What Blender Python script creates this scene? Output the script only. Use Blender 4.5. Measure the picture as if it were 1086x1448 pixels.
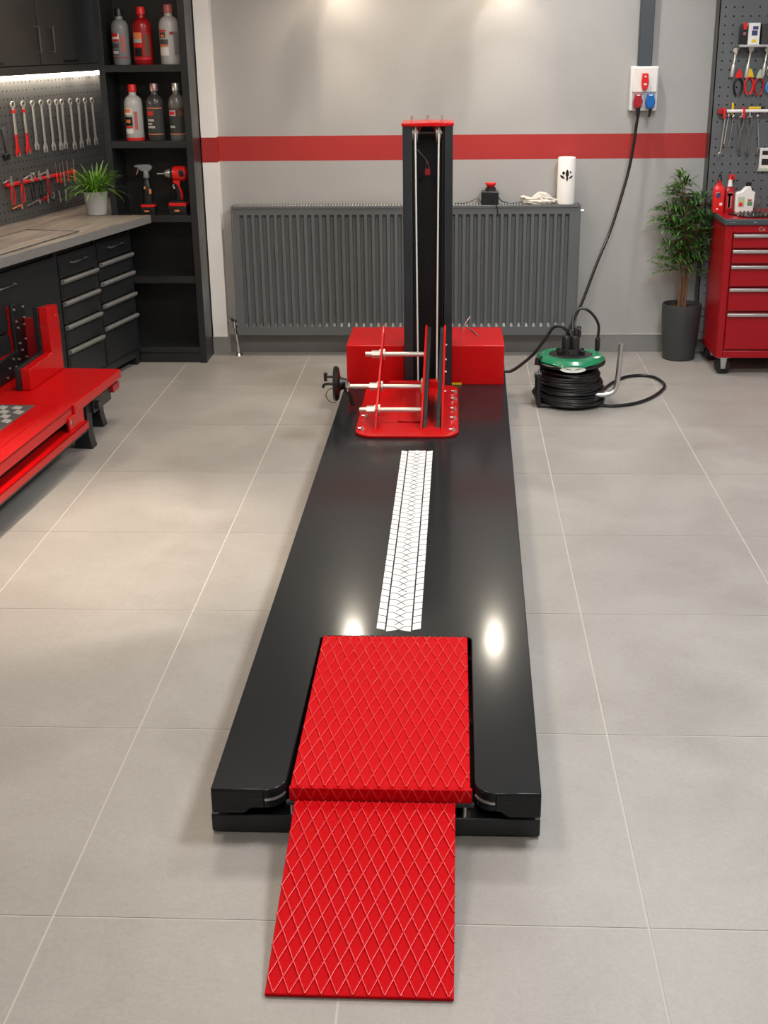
import bpy, bmesh, math, random
from mathutils import Vector, Matrix, noise
random.seed(7)
PI = math.pi
S = bpy.context.scene
COL = S.collection
for o in list(bpy.data.objects): bpy.data.objects.remove(o)

# ---------------------------------------------------------------- camera
cam = bpy.data.cameras.new('camera'); co = bpy.data.objects.new('camera', cam); COL.objects.link(co)
fw = Vector((-0.04449119, 0.93344568, -0.35594901)); rt = Vector((0.9989918, 0.0437078, -0.01024719)); up = Vector((-0.00599255, 0.35604605, 0.9344492))
M = Matrix((rt, up, -fw)).transposed().to_4x4(); M.translation = (0, 0, 1.66207)
co.matrix_world = M
cam.sensor_fit = 'VERTICAL'; cam.sensor_height = 24; cam.lens = 1772.9 / 1448 * 24
cam.shift_x = (543 - 561.62) / 1448; cam.shift_y = (726.22 - 724) / 1448
cam.clip_start = 0.05; cam.clip_end = 50
S.camera = co
S.view_settings.view_transform = 'Standard'; S.view_settings.look = 'None'
S.view_settings.gamma = 1; S.view_settings.use_curve_mapping = False
S.view_settings.exposure = 0.0
# ---------------------------------------------------------------- light
W = bpy.data.worlds.new('world'); S.world = W; W.use_nodes = True
W.node_tree.nodes['Background'].inputs[0].default_value = (0.6, 0.65, 0.7, 1); W.node_tree.nodes['Background'].inputs[1].default_value = 0.3
CEIL = 2.72
def area(name, loc, sx, sy, power, col, rot=(0, 0, 0), spread=180):
    l = bpy.data.lights.new(name, 'AREA'); l.shape = 'RECTANGLE'; l.size = sx; l.size_y = sy; l.energy = power; l.color = col
    l.spread = math.radians(spread)
    o = bpy.data.objects.new(name, l); COL.objects.link(o); o.location = loc; o.rotation_euler = rot
    return o
def spot(name, loc, power, col, angle, blend=0.6, rot=(0, 0, 0), r=0.04):
    l = bpy.data.lights.new(name, 'SPOT'); l.energy = power; l.color = col; l.spot_size = math.radians(angle); l.spot_blend = blend; l.shadow_soft_size = r
    o = bpy.data.objects.new(name, l); COL.objects.link(o); o.location = loc; o.rotation_euler = rot
    return o
WARM = (1.0, 0.84, 0.66); NEUT = (1.0, 0.96, 0.91); COOL = (0.93, 0.97, 1.0)
PANELS = [(-1.0, 2.6, WARM, 19), (1.05, 2.6, COOL, 47), (-1.0, 4.8, WARM, 20), (1.05, 4.8, COOL, 37), (0.0, 0.2, NEUT, 34)]  # last panel is an added fill lamp above the viewer
for x, y, c, p in PANELS:
    area('panel_light', (x, y, CEIL - 0.06), 0.55, 0.55, p, c)
DOWNS = [(-0.30, 6.45, WARM, 54), (0.62, 6.45, NEUT, 56), (-1.27, 3.98, WARM, 330)]
for x, y, c, p in DOWNS:
    spot('down_light', (x, y, CEIL - 0.05), p, c, 110 if y > 6 else 42, 0.95)

SCONCES = [(-0.590, 6.72, 1.985, WARM, 6.5), (0.250, 6.72, 1.985, WARM, 6.5)]
for x, y, z, c, p in SCONCES:
    spot('wall_lamp_light', (x, y + 0.075, z + 0.0), p, c, 165, 1.0, r=0.04)

# ---------------------------------------------------------------- materials
def mat(name, col, rough=0.5, metal=0.0, coat=0.0, bump=0.0, bscale=200, var=0.0, vscale=8, emit=None, trans=0.0, spec=None, ior=None):
    m = bpy.data.materials.new(name); m.use_nodes = True
    nt = m.node_tree; b = nt.nodes['Principled BSDF']
    b.inputs['Base Color'].default_value = (*col, 1); b.inputs['Roughness'].default_value = rough; b.inputs['Metallic'].default_value = metal
    b.inputs['Coat Weight'].default_value = coat; b.inputs['Coat Roughness'].default_value = 0.08
    if spec is not None: b.inputs['Specular IOR Level'].default_value = spec
    if trans: b.inputs['Transmission Weight'].default_value = trans
    if ior: b.inputs['IOR'].default_value = ior
    if emit: b.inputs['Emission Color'].default_value = (*emit[0], 1); b.inputs['Emission Strength'].default_value = emit[1]
    tc = nt.nodes.new('ShaderNodeTexCoord')
    if var:
        n = nt.nodes.new('ShaderNodeTexNoise'); n.inputs['Scale'].default_value = vscale; n.inputs['Detail'].default_value = 5
        nt.links.new(tc.outputs['Object'], n.inputs['Vector'])
        r = nt.nodes.new('ShaderNodeMapRange'); r.inputs[1].default_value = 0.3; r.inputs[2].default_value = 0.7; r.inputs[3].default_value = 1 - var; r.inputs[4].default_value = 1 + var
        nt.links.new(n.outputs[0], r.inputs[0])
        mx = nt.nodes.new('ShaderNodeVectorMath'); mx.operation = 'SCALE'; mx.inputs[0].default_value = col
        nt.links.new(r.outputs[0], mx.inputs['Scale']); nt.links.new(mx.outputs[0], b.inputs['Base Color'])
        r2 = nt.nodes.new('ShaderNodeMapRange'); r2.inputs[1].default_value = 0.3; r2.inputs[2].default_value = 0.7; r2.inputs[3].default_value = rough * 0.85; r2.inputs[4].default_value = min(1, rough * 1.2)
        nt.links.new(n.outputs[0], r2.inputs[0]); nt.links.new(r2.outputs[0], b.inputs['Roughness'])
    if bump:
        n = nt.nodes.new('ShaderNodeTexNoise'); n.inputs['Scale'].default_value = bscale; n.inputs['Detail'].default_value = 4
        nt.links.new(tc.outputs['Object'], n.inputs['Vector'])
        bp = nt.nodes.new('ShaderNodeBump'); bp.inputs['Strength'].default_value = bump; bp.inputs['Distance'].default_value = 0.002
        nt.links.new(n.outputs[0], bp.inputs['Height']); nt.links.new(bp.outputs[0], b.inputs['Normal'])
    return m
m_red = mat('red_paint', (0.50, 0.003, 0.004), 0.25, coat=0.06, spec=0.32)
m_redtread = mat('red_tread_paint', (0.48, 0.0015, 0.005), 0.5, spec=0.05)
m_chest = mat('chest_red_paint', (0.34, 0.002, 0.008), 0.28, coat=0.05, spec=0.35)
m_deck = mat('charcoal_deck_paint', (0.011, 0.013, 0.015), 0.30, coat=0.44, spec=0.05, bump=0.045, bscale=55)
m_deck.node_tree.nodes['Principled BSDF'].inputs['Coat Roughness'].default_value = 0.12
m_black = mat('black_steel', (0.010, 0.012, 0.014), 0.38, var=0.08)
m_mast = mat('dark_mast_paint', (0.016, 0.020, 0.024), 0.35, var=0.06)
m_inner = mat('mast_inner_black', (0.004, 0.004, 0.005), 0.5)
m_rubber = mat('black_rubber', (0.006, 0.006, 0.007), 0.36, bump=0.1)
m_plastic = mat('black_plastic', (0.012, 0.012, 0.013), 0.3)
m_steel = mat('bright_steel', (0.60, 0.58, 0.55), 0.32, metal=0.8)
m_wrench = mat('polished_wrench_steel', (0.62, 0.60, 0.56), 0.3, metal=0.45)
m_chrome = mat('chrome', (0.75, 0.74, 0.72), 0.12, metal=1)
m_alu = mat('brushed_aluminium', (0.60, 0.61, 0.62), 0.33, metal=1, var=0.05)
m_dalu = mat('checker_plate_dark', (0.19, 0.19, 0.19), 0.4, metal=0.6, var=0.1, vscale=40)
m_lalu = mat('checker_plate_light', (0.62, 0.61, 0.58), 0.4, metal=0.5, var=0.1, vscale=60)
m_cable = mat('white_cable', (0.72, 0.71, 0.67), 0.4)
m_white = mat('white_plastic', (0.80, 0.79, 0.76), 0.35)
m_paper = mat('white_paper', (0.84, 0.83, 0.80), 0.8, bump=0.4, bscale=300)
m_decal = mat('white_decal', (0.82, 0.82, 0.80), 0.4, var=0.04, vscale=60)
m_cab = mat('charcoal_cabinet', (0.017, 0.019, 0.021), 0.36, var=0.06, vscale=5, bump=0.06, bscale=500)
m_cabin = mat('cabinet_inside', (0.004, 0.004, 0.004), 0.6)
m_shelfin = mat('shelving_inside_black', (0.008, 0.008, 0.008), 0.5)
m_cabup = mat('brown_grey_cabinet', (0.050, 0.047, 0.044), 0.36, var=0.05, vscale=5)
m_handle = mat('handle_grey', (0.24, 0.24, 0.235), 0.35, metal=0.25)
m_handled = mat('handle_dark', (0.13, 0.13, 0.132), 0.28, metal=0.4)
m_peg = mat('pegboard_grey', (0.085, 0.086, 0.086), 0.5, var=0.05, vscale=4)
m_peg2 = mat('pegboard_bluegrey', (0.112, 0.121, 0.130), 0.42, var=0.06, vscale=3)
m_hole = mat('hole_black', (0.004, 0.004, 0.004), 0.9)
m_rad = mat('radiator_grey', (0.120, 0.130, 0.136), 0.36, var=0.05, vscale=3)
m_radlight = mat('radiator_grille', (0.34, 0.33, 0.31), 0.5)
m_green = mat('reel_green', (0.006, 0.20, 0.085), 0.3, coat=0.3)
m_pot = mat('dark_pot', (0.040, 0.042, 0.044), 0.6, bump=0.5, bscale=60, var=0.08, vscale=12)
m_pot2 = mat('pale_concrete_pot', (0.40, 0.40, 0.40), 0.7, bump=0.4, bscale=90, var=0.12, vscale=18)
m_soil = mat('soil', (0.045, 0.022, 0.012), 0.95, bump=1.0, bscale=120, var=0.5, vscale=70)
m_leaf = mat('dark_leaf', (0.045, 0.15, 0.020), 0.45, var=0.35, vscale=14)
m_grass = mat('bright_leaf', (0.13, 0.30, 0.022), 0.45, var=0.35, vscale=25)
m_stem = mat('brown_stem', (0.17, 0.085, 0.045), 0.8, var=0.2, vscale=40)
m_duct = mat('duct_grey', (0.050, 0.062, 0.072), 0.45)
m_blue = mat('socket_blue', (0.008, 0.13, 0.46), 0.3)
m_sred = mat('socket_red', (0.36, 0.012, 0.018), 0.3)
m_bred = mat('bright_red_plastic', (0.70, 0.016, 0.016), 0.3)
m_yellow = mat('yellow_sticker', (0.80, 0.52, 0.01), 0.5)
m_orange = mat('orange_print', (0.78, 0.24, 0.08), 0.5)
m_brown = mat('brown_print', (0.16, 0.05, 0.025), 0.5)
m_gbot = mat('grey_bottle', (0.22, 0.23, 0.24), 0.28)
m_rbot = mat('red_bottle', (0.33, 0.006, 0.010), 0.28)
m_wbot = mat('pale_grey_bottle', (0.47, 0.465, 0.46), 0.28)
m_dbot = mat('dark_grey_bottle', (0.050, 0.050, 0.050), 0.22)
m_dbot2 = mat('smoke_grey_bottle', (0.13, 0.13, 0.125), 0.22)
m_pinkcap = mat('rose_cap', (0.45, 0.12, 0.12), 0.35)
m_brcap = mat('rosy_metal_cap', (0.38, 0.24, 0.23), 0.3, metal=0.5)
m_led = mat('led_strip', (1, 0.9, 0.8), 0.5, emit=((1.0, 0.86, 0.68), 22))
m_lamp = mat('lamp_diffuser', (1, 1, 1), 0.5, emit=((1.0, 0.95, 0.88), 6))
m_glow = mat('frosted_lamp_glass', (1, 1, 1), 0.5, emit=((1.0, 0.90, 0.74), 420))
m_ribs = mat('red_rib_highlight', (0.58, 0.003, 0.008), 0.25, spec=0.6)  # lighter red than the plate, standing in for highlights on the ribs
m_blueh = mat('blue_rubber', (0.05, 0.24, 0.62), 0.35)
m_glass = mat('clear_glass', (0.95, 0.97, 0.98), 0.03, trans=1.0, ior=1.45)
m_lime = mat('pale_green', (0.45, 0.55, 0.40), 0.5)
m_pgreen = mat('print_green', (0.10, 0.26, 0.10), 0.5)
m_navy = mat('print_navy', (0.03, 0.04, 0.16), 0.5)
m_rag = mat('off_white_cloth', (0.62, 0.58, 0.52), 0.9, bump=0.8, bscale=150, var=0.12, vscale=40)
m_ceil = mat('ceiling_white', (0.70, 0.69, 0.67), 0.8)
m_wallp = mat('side_wall_paint', (0.50, 0.48, 0.45), 0.7, bump=0.2, bscale=60)
m_base = mat('baseboard_tile', (0.23, 0.225, 0.22), 0.4, var=0.08, vscale=5)
m_basetop = mat('baseboard_top', (0.42, 0.40, 0.37), 0.5)
m_strip = mat('lit_pilaster_tone', (0.55, 0.54, 0.53), 0.55)  # unassigned pilaster tone, lightened to stand for light falling on it

def floor_tile_mat():
    m = bpy.data.materials.new('grey_floor_tile'); m.use_nodes = True; nt = m.node_tree; b = nt.nodes['Principled BSDF']
    tc = nt.nodes.new('ShaderNodeTexCoord')
    def N(scale, det, rough=0.6, dist=0.0):
        n = nt.nodes.new('ShaderNodeTexNoise'); n.inputs['Scale'].default_value = scale; n.inputs['Detail'].default_value = det
        n.inputs['Roughness'].default_value = rough; n.inputs['Distortion'].default_value = dist; nt.links.new(tc.outputs['Object'], n.inputs['Vector']); return n
    n1 = N(2.6, 6, 0.6, 0.6); n2 = N(34, 4, 0.6, 3.0)
    cr = nt.nodes.new('ShaderNodeValToRGB'); cr.color_ramp.elements[0].position = 0.3; cr.color_ramp.elements[1].position = 0.72
    cr.color_ramp.elements[0].color = (0.262, 0.243, 0.224, 1); cr.color_ramp.elements[1].color = (0.372, 0.352, 0.330, 1)
    mx = nt.nodes.new('ShaderNodeMath'); mx.operation = 'MULTIPLY_ADD'; mx.inputs[1].default_value = 0.35
    nt.links.new(n2.outputs[0], mx.inputs[0])
    m2 = nt.nodes.new('ShaderNodeMath'); m2.operation = 'MULTIPLY'; m2.inputs[1].default_value = 0.65
    nt.links.new(n1.outputs[0], m2.inputs[0]); nt.links.new(m2.outputs[0], mx.inputs[2]); nt.links.new(mx.outputs[0], cr.inputs[0]); nt.links.new(cr.outputs[0], b.inputs['Base Color'])
    rr = nt.nodes.new('ShaderNodeMapRange'); rr.inputs[1].default_value = 0.3; rr.inputs[2].default_value = 0.7; rr.inputs[3].default_value = 0.36; rr.inputs[4].default_value = 0.50
    nt.links.new(n1.outputs[0], rr.inputs[0]); nt.links.new(rr.outputs[0], b.inputs['Roughness'])
    bp = nt.nodes.new('ShaderNodeBump'); bp.inputs['Strength'].default_value = 0.25; bp.inputs['Distance'].default_value = 0.0015
    nt.links.new(n2.outputs[0], bp.inputs['Height']); nt.links.new(bp.outputs[0], b.inputs['Normal'])
    return m
m_tile = floor_tile_mat()
m_grout = mat('pale_grout', (0.44, 0.415, 0.38), 0.85)

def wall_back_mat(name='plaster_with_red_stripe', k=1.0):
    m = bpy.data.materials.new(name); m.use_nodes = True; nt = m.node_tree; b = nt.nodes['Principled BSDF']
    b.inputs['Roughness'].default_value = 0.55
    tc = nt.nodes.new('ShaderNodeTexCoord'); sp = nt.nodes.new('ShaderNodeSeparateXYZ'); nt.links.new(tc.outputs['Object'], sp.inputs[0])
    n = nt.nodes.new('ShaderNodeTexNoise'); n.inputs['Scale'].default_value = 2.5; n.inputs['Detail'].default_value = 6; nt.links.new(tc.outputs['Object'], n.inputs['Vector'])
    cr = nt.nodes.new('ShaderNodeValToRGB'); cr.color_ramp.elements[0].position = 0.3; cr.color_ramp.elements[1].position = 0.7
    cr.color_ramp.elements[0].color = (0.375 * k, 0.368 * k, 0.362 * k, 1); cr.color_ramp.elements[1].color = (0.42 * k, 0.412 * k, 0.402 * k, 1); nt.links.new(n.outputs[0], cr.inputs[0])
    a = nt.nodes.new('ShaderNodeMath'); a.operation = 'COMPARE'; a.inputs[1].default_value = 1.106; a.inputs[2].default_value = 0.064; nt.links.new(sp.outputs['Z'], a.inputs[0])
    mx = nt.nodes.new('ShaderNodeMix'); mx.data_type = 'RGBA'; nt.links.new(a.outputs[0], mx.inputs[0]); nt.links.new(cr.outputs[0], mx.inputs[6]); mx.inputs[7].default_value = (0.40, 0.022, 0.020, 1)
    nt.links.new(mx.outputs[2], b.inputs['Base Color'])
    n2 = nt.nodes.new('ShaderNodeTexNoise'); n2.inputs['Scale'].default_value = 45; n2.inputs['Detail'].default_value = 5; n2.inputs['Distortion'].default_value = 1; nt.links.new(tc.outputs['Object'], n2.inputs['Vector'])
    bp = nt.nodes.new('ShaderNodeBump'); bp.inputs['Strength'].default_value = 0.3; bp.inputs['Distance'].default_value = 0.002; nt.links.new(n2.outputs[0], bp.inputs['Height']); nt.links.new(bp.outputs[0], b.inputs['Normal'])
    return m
m_wall = wall_back_mat(); m_pil = wall_back_mat('lit_pilaster_with_red_stripe', 2.2)  # pilaster copy of the wall colour is brightened, its light put into the colour

def wood_mat():
    m = bpy.data.materials.new('weathered_wood_laminate'); m.use_nodes = True; nt = m.node_tree; b = nt.nodes['Principled BSDF']; b.inputs['Roughness'].default_value = 0.42
    tc = nt.nodes.new('ShaderNodeTexCoord'); mp = nt.nodes.new('ShaderNodeMapping'); mp.inputs['Scale'].default_value = (14, 1.6, 14); nt.links.new(tc.outputs['Object'], mp.inputs[0])
    n = nt.nodes.new('ShaderNodeTexNoise'); n.inputs['Scale'].default_value = 1.6; n.inputs['Detail'].default_value = 8; n.inputs['Distortion'].default_value = 0.8; nt.links.new(mp.outputs[0], n.inputs['Vector'])
    cr = nt.nodes.new('ShaderNodeValToRGB'); e = cr.color_ramp.elements; e[0].position = 0.3; e[1].position = 0.72; e[0].color = (0.12, 0.095, 0.078, 1); e[1].color = (0.34, 0.29, 0.245, 1)
    nt.links.new(n.outputs[0], cr.inputs[0]); nt.links.new(cr.outputs[0], b.inputs['Base Color'])
    return m
m_wood = wood_mat()
m_edge = mat('laminate_edge', (0.17, 0.17, 0.17), 0.6, bump=0.8, bscale=400, var=0.25, vscale=120)

# ---------------------------------------------------------------- mesh helpers
class MB:
    def __init__(s): s.bm = bmesh.new()
    def face(s, vs, m=0):
        try:
            f = s.bm.faces.new(vs); f.material_index = m; return f
        except ValueError: return None
    def box(s, x0, x1, y0, y1, z0, z1, m=0, mx=None):
        v = [s.bm.verts.new((x, y, z)) for z in (z0, z1) for x, y in ((x0, y0), (x1, y0), (x1, y1), (x0, y1))]
        if mx:
            for q in v: q.co = mx @ q.co
        for f in ((0, 3, 2, 1), (4, 5, 6, 7), (0, 1, 5, 4), (1, 2, 6, 5), (2, 3, 7, 6), (3, 0, 4, 7)): s.face([v[i] for i in f], m)
        return s
    def prism(s, poly, axis, a, b, m=0, mx=None):
        def P(u, w, t): return {'x': (t, u, w), 'y': (u, t, w), 'z': (u, w, t)}[axis]
        A = [s.bm.verts.new(P(u, w, a)) for u, w in poly]; B = [s.bm.verts.new(P(u, w, b)) for u, w in poly]
        if mx:
            for q in A + B: q.co = mx @ q.co
        n = len(poly); s.face(A[::-1], m); s.face(B, m)
        for i in range(n): s.face([A[i], A[(i + 1) % n], B[(i + 1) % n], B[i]], m)
        return s
    def rings(s, rings, m=0, cap=True, closed=True):
        R = [[s.bm.verts.new(p) for p in r] for r in rings]
        n = len(R[0])
        for a, b in zip(R, R[1:]):
            for i in range(n if closed else n - 1): s.face([a[i], a[(i + 1) % n], b[(i + 1) % n], b[i]], m)
        if cap: s.face(R[0][::-1], m); s.face(R[-1], m)
        return s
    def cyl(s, p0, p1, r0, r1=None, seg=16, m=0):
        r1 = r0 if r1 is None else r1
        return s.tube([p0, p1], [r0, r1], seg, m)
    def tube(s, pts, r, seg=10, m=0):
        pts = [Vector(p) for p in pts]; rs = r if isinstance(r, (list, tuple)) else [r] * len(pts)
        t = (pts[1] - pts[0]).normalized(); a = Vector((0, 0, 1)) if abs(t.z) < 0.9 else Vector((1, 0, 0))
        u = t.cross(a).normalized(); out = []
        for i, p in enumerate(pts):
            if i == 0: t = pts[1] - pts[0]
            elif i == len(pts) - 1: t = pts[-1] - pts[-2]
            else: t = (pts[i + 1] - pts[i]).normalized() + (pts[i] - pts[i - 1]).normalized()
            t.normalize(); u = (u - t * u.dot(t)).normalized(); w = t.cross(u)
            out.append([p + (u * math.cos(2 * PI * k / seg) + w * math.sin(2 * PI * k / seg)) * rs[i] for k in range(seg)])
        return s.rings(out, m)
    def lathe(s, prof, c=(0, 0), seg=24, m=0, sx=1, sy=1, cap=True):
        return s.rings([[(c[0] + r * sx * math.cos(2 * PI * k / seg), c[1] + r * sy * math.sin(2 * PI * k / seg), z) for k in range(seg)] for r, z in prof], m, cap)
    def disc(s, c, axis, r, th, seg=24, m=0):
        a = Vector(axis).normalized() * th / 2; c = Vector(c); return s.cyl(c - a, c + a, r, r, seg, m)
    def torus(s, c, R, r, ax='z', seg=28, n=8, m=0, a0=0, a1=2 * PI, sy=1):
        full = abs(a1 - a0 - 2 * PI) < 1e-6; pts = []
        for k in range(seg + 1):
            a = a0 + (a1 - a0) * k / seg; u, w = R * math.cos(a), R * math.sin(a) * sy
            pts.append((c[0] + u, c[1] + w, c[2]) if ax == 'z' else ((c[0], c[1] + u, c[2] + w) if ax == 'x' else (c[0] + u, c[1], c[2] + w)))
        if full: pts = pts[:-1] + [pts[0]]
        return s.tube(pts, r, n, m)
    def patch(s, c, r, a0, a1, z0, z1, m=0, n=6, sx=1, sy=1):   # curved label patch standing off a round body
        i = [[(c[0] + q * sx * math.cos(a0 + (a1 - a0) * k / n), c[1] + q * sy * math.sin(a0 + (a1 - a0) * k / n), z) for k in range(n + 1)] for q, z in ((r, z0), (r, z1))]
        return s.rings(i, m, cap=False, closed=False)
    def build(s, name, mats, parent=None, smooth=True, bevel=0, ang=35, bseg=2):
        bmesh.ops.recalc_face_normals(s.bm, faces=s.bm.faces)
        if smooth:
            for f in s.bm.faces: f.smooth = True
            for e in s.bm.edges:
                if len(e.link_faces) == 2 and e.calc_face_angle(0) > math.radians(ang): e.smooth = False
        me = bpy.data.meshes.new(name); s.bm.to_mesh(me); s.bm.free()
        for m in (mats if isinstance(mats, (list, tuple)) else [mats]): me.materials.append(m)
        o = bpy.data.objects.new(name, me); COL.objects.link(o)
        if parent: o.parent = parent
        if bevel:
            b = o.modifiers.new('bevel', 'BEVEL'); b.width = bevel; b.segments = bseg; b.limit_method = 'ANGLE'; b.angle_limit = math.radians(40)
        return o
def tag(o, label=None, cat=None, group=None, kind=None):
    if label: o['label'] = label
    if cat: o['category'] = cat
    if group: o['group'] = group
    if kind: o['kind'] = kind
    return o
def thing(name, label, cat, loc=(0, 0, 0), rotz=0, group=None):
    o = bpy.data.objects.new(name, None); COL.objects.link(o); o.empty_display_size = 0.05
    o.location = loc; o.rotation_euler = (0, 0, rotz)
    return tag(o, label, cat, group)
def struct(name, mb, mats, **k):
    return tag(mb.build(name, mats, **k), kind='structure')
def dup(root, loc=None, rotz=None, label=None, scale=None, rot=None):
    r = root.copy(); COL.objects.link(r)
    if loc is not None: r.location = loc
    if rotz is not None: r.rotation_euler = (0, 0, rotz)
    if rot is not None: r.rotation_euler = rot
    if scale is not None: r.scale = scale
    if label: r['label'] = label
    for ch in list(root.children):
        c = ch.copy(); COL.objects.link(c); c.parent = r
        for g in list(ch.children):
            d = g.copy(); COL.objects.link(d); d.parent = c
    return r
def crom(P, n=8):
    P = [Vector(p) for p in P]; P = [P[0] * 2 - P[1]] + P + [P[-1] * 2 - P[-2]]; out = []
    for i in range(1, len(P) - 2):
        a, b, c, d = P[i - 1:i + 3]
        for k in range(n):
            t = k / n; out.append(0.5 * ((2 * b) + (c - a) * t + (2 * a - 5 * b + 4 * c - d) * t * t + (3 * b - a - 3 * c + d) * t ** 3))
    return out + [P[-2]]
def rrect(x0, x1, y0, y1, r, n=5, corners=(1, 1, 1, 1)):
    pts = []
    for (cx, cy, a, on, px, py) in ((x1 - r, y1 - r, 0, corners[0], x1, y1), (x0 + r, y1 - r, 90, corners[1], x0, y1), (x0 + r, y0 + r, 180, corners[2], x0, y0), (x1 - r, y0 + r, 270, corners[3], x1, y0)):
        if not on: pts.append((px, py)); continue
        for k in range(n + 1):
            t = math.radians(a + 90 * k / n); pts.append((cx + r * math.cos(t), cy + r * math.sin(t)))
    return pts
def text_part(name, body, size, m, parent, loc, rot=(PI / 2, 0, 0), depth=0.0006):
    cu = bpy.data.curves.new(name, 'FONT'); cu.body = body; cu.size = size; cu.extrude = depth; cu.resolution_u = 2
    t = bpy.data.objects.new('tmp', cu); COL.objects.link(t); bpy.context.view_layer.update()
    me = bpy.data.meshes.new_from_object(t.evaluated_get(bpy.context.evaluated_depsgraph_get())); bpy.data.objects.remove(t)
    me.materials.clear(); me.materials.append(m)
    o = bpy.data.objects.new(name, me); COL.objects.link(o); o.parent = parent; o.location = loc; o.rotation_euler = rot
    return o

# ================================================================ STRUCTURE
XS = [-4.0, -3.37, -2.72, -2.09, -1.459, -0.806, -0.206, 0.394, 1.017, 1.63, 2.24, 2.86]
YS = [-2.2, -1.62, -0.90, -0.17, 0.56, 1.31, 2.053, 2.792, 3.503, 4.153, 4.825, 5.493, 6.21, 6.66, 7.40, 8.0]
mb = MB(); g = 0.0026
mb.box(XS[0], XS[-1], YS[0], YS[-1], -0.05, -0.0012, 1)
for i in range(len(XS) - 1):
    for j in range(len(YS) - 1):
        mb.box(XS[i] + g, XS[i + 1] - g, YS[j] + g, YS[j + 1] - g, -0.01, 0.0, 0)
struct('floor', mb, [m_tile, m_grout], smooth=False)
struct('ceiling', MB().box(XS[0], XS[-1], YS[0], YS[-1], CEIL, CEIL + 0.1), m_ceil, smooth=False)
YB = 6.93
struct('wall_back', MB().box(-1.80, 2.70, YB, YB + 0.1, 0, CEIL), m_wall, smooth=False)
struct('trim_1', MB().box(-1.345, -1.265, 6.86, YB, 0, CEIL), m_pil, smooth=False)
struct('wall_right', MB().box(2.60, 2.70, -2.2, YB, 0, CEIL), m_wallp, smooth=False)
struct('wall_front', MB().box(-4.0, 2.7, -2.2, -2.1, 0, CEIL), m_wallp, smooth=False)
struct('wall_rear', MB().box(-3.2, -1.70, 7.75, 7.85, 0, CEIL), m_wallp, smooth=False)
struct('baseboard_back', MB().box(-1.265, 1.318, YB - 0.012, YB, 0, 0.096, 0).box(-1.265, 1.318, YB - 0.014, YB, 0.096, 0.102, 1), [m_base, m_basetop], smooth=False)
struct('baseboard_corner', MB().box(-1.347, -1.262, 6.85, 6.86, 0, 0.10, 0), [m_base], smooth=False)

# ================================================================ MOTORCYCLE LIFT (centre)
LY0, LY1, ZT = 2.316, 6.10, 0.135
def lx(y): return -0.524 + 0.016 * (y - LY0) / 3.37
def rx(y): return 0.194 + 0.050 * (y - LY0) / 3.37
lift = thing('motorcycle_lift', 'long charcoal motorcycle lift table with red ramp and tall mast', 'vehicle lift', (0, 0, 0))
# lower base frame
mb = MB()
mb.box(-0.533, 0.196, 2.345, 2.40, 0.006, 0.050)
for a, b in ((-0.533, -0.475), (0.138, 0.196)):
    mb.prism([(a, 2.40), (b, 2.40), (b + (0.045 if a > 0 else 0.016), 6.05), (a + (0.045 if a > 0 else 0.016), 6.05)], 'z', 0.006, 0.050)
mb.box(-0.515, 0.24, 6.05, 6.10, 0.006, 0.052)
mb.build('base_frame', m_black, lift, bevel=0.003)
mb = MB()
for x in (-0.50, 0.165):
    for y in (2.38, 4.2, 6.02): MB().cyl((x, y, 0), (x, y, 0.007), 0.016, seg=12).build('foot', m_rubber, lift)
mb = MB()   # scissor arms lying folded between base and deck
for x in (-0.44, 0.10):
    mb.box(x, x + 0.03, 2.75, 5.6, 0.045, 0.078)
for y in (2.74, 4.2, 5.5): mb.cyl((-0.50, y, 0.062), (0.20, y, 0.062), 0.012, seg=10)
mb.build('scissor_arms', m_black, lift)
# deck
NX0, NX1, NY = -0.357, 0.051, 3.068   # notch
mb = MB(); top = []; r = 0.045
def arc(cx, cy, r, a0, a1, n=8): return [(cx + r * math.cos(math.radians(a0 + (a1 - a0) * k / n)), cy + r * math.sin(math.radians(a0 + (a1 - a0) * k / n))) for k in range(n + 1)]
r2 = 0.016
outl = [(lx(LY0), LY0)] + arc(NX0 - 0.006 - r, LY0 + r, r, -90, 0) + arc(NX0 + r2, NY - r2, r2, 180, 90) + arc(NX1 - r2, NY - r2, r2, 90, 0) + arc(NX1 + r, LY0 + r, r, 180, 270) + [(rx(LY0), LY0), (rx(LY1), LY1), (lx(LY1), LY1)]
mb.prism(outl, 'z', ZT - 0.006, ZT)
# outer skirts
mb.prism([(lx(LY0), LY0 + 0.001), (lx(LY0) + 0.005, LY0 + 0.001), (lx(LY1) + 0.005, LY1), (lx(LY1), LY1)], 'z', 0.076, ZT - 0.003)
mb.prism([(rx(LY0) - 0.005, LY0 + 0.001), (rx(LY0), LY0 + 0.001), (rx(LY1), LY1), (rx(LY1) - 0.005, LY1)], 'z', 0.076, ZT - 0.003)
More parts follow.
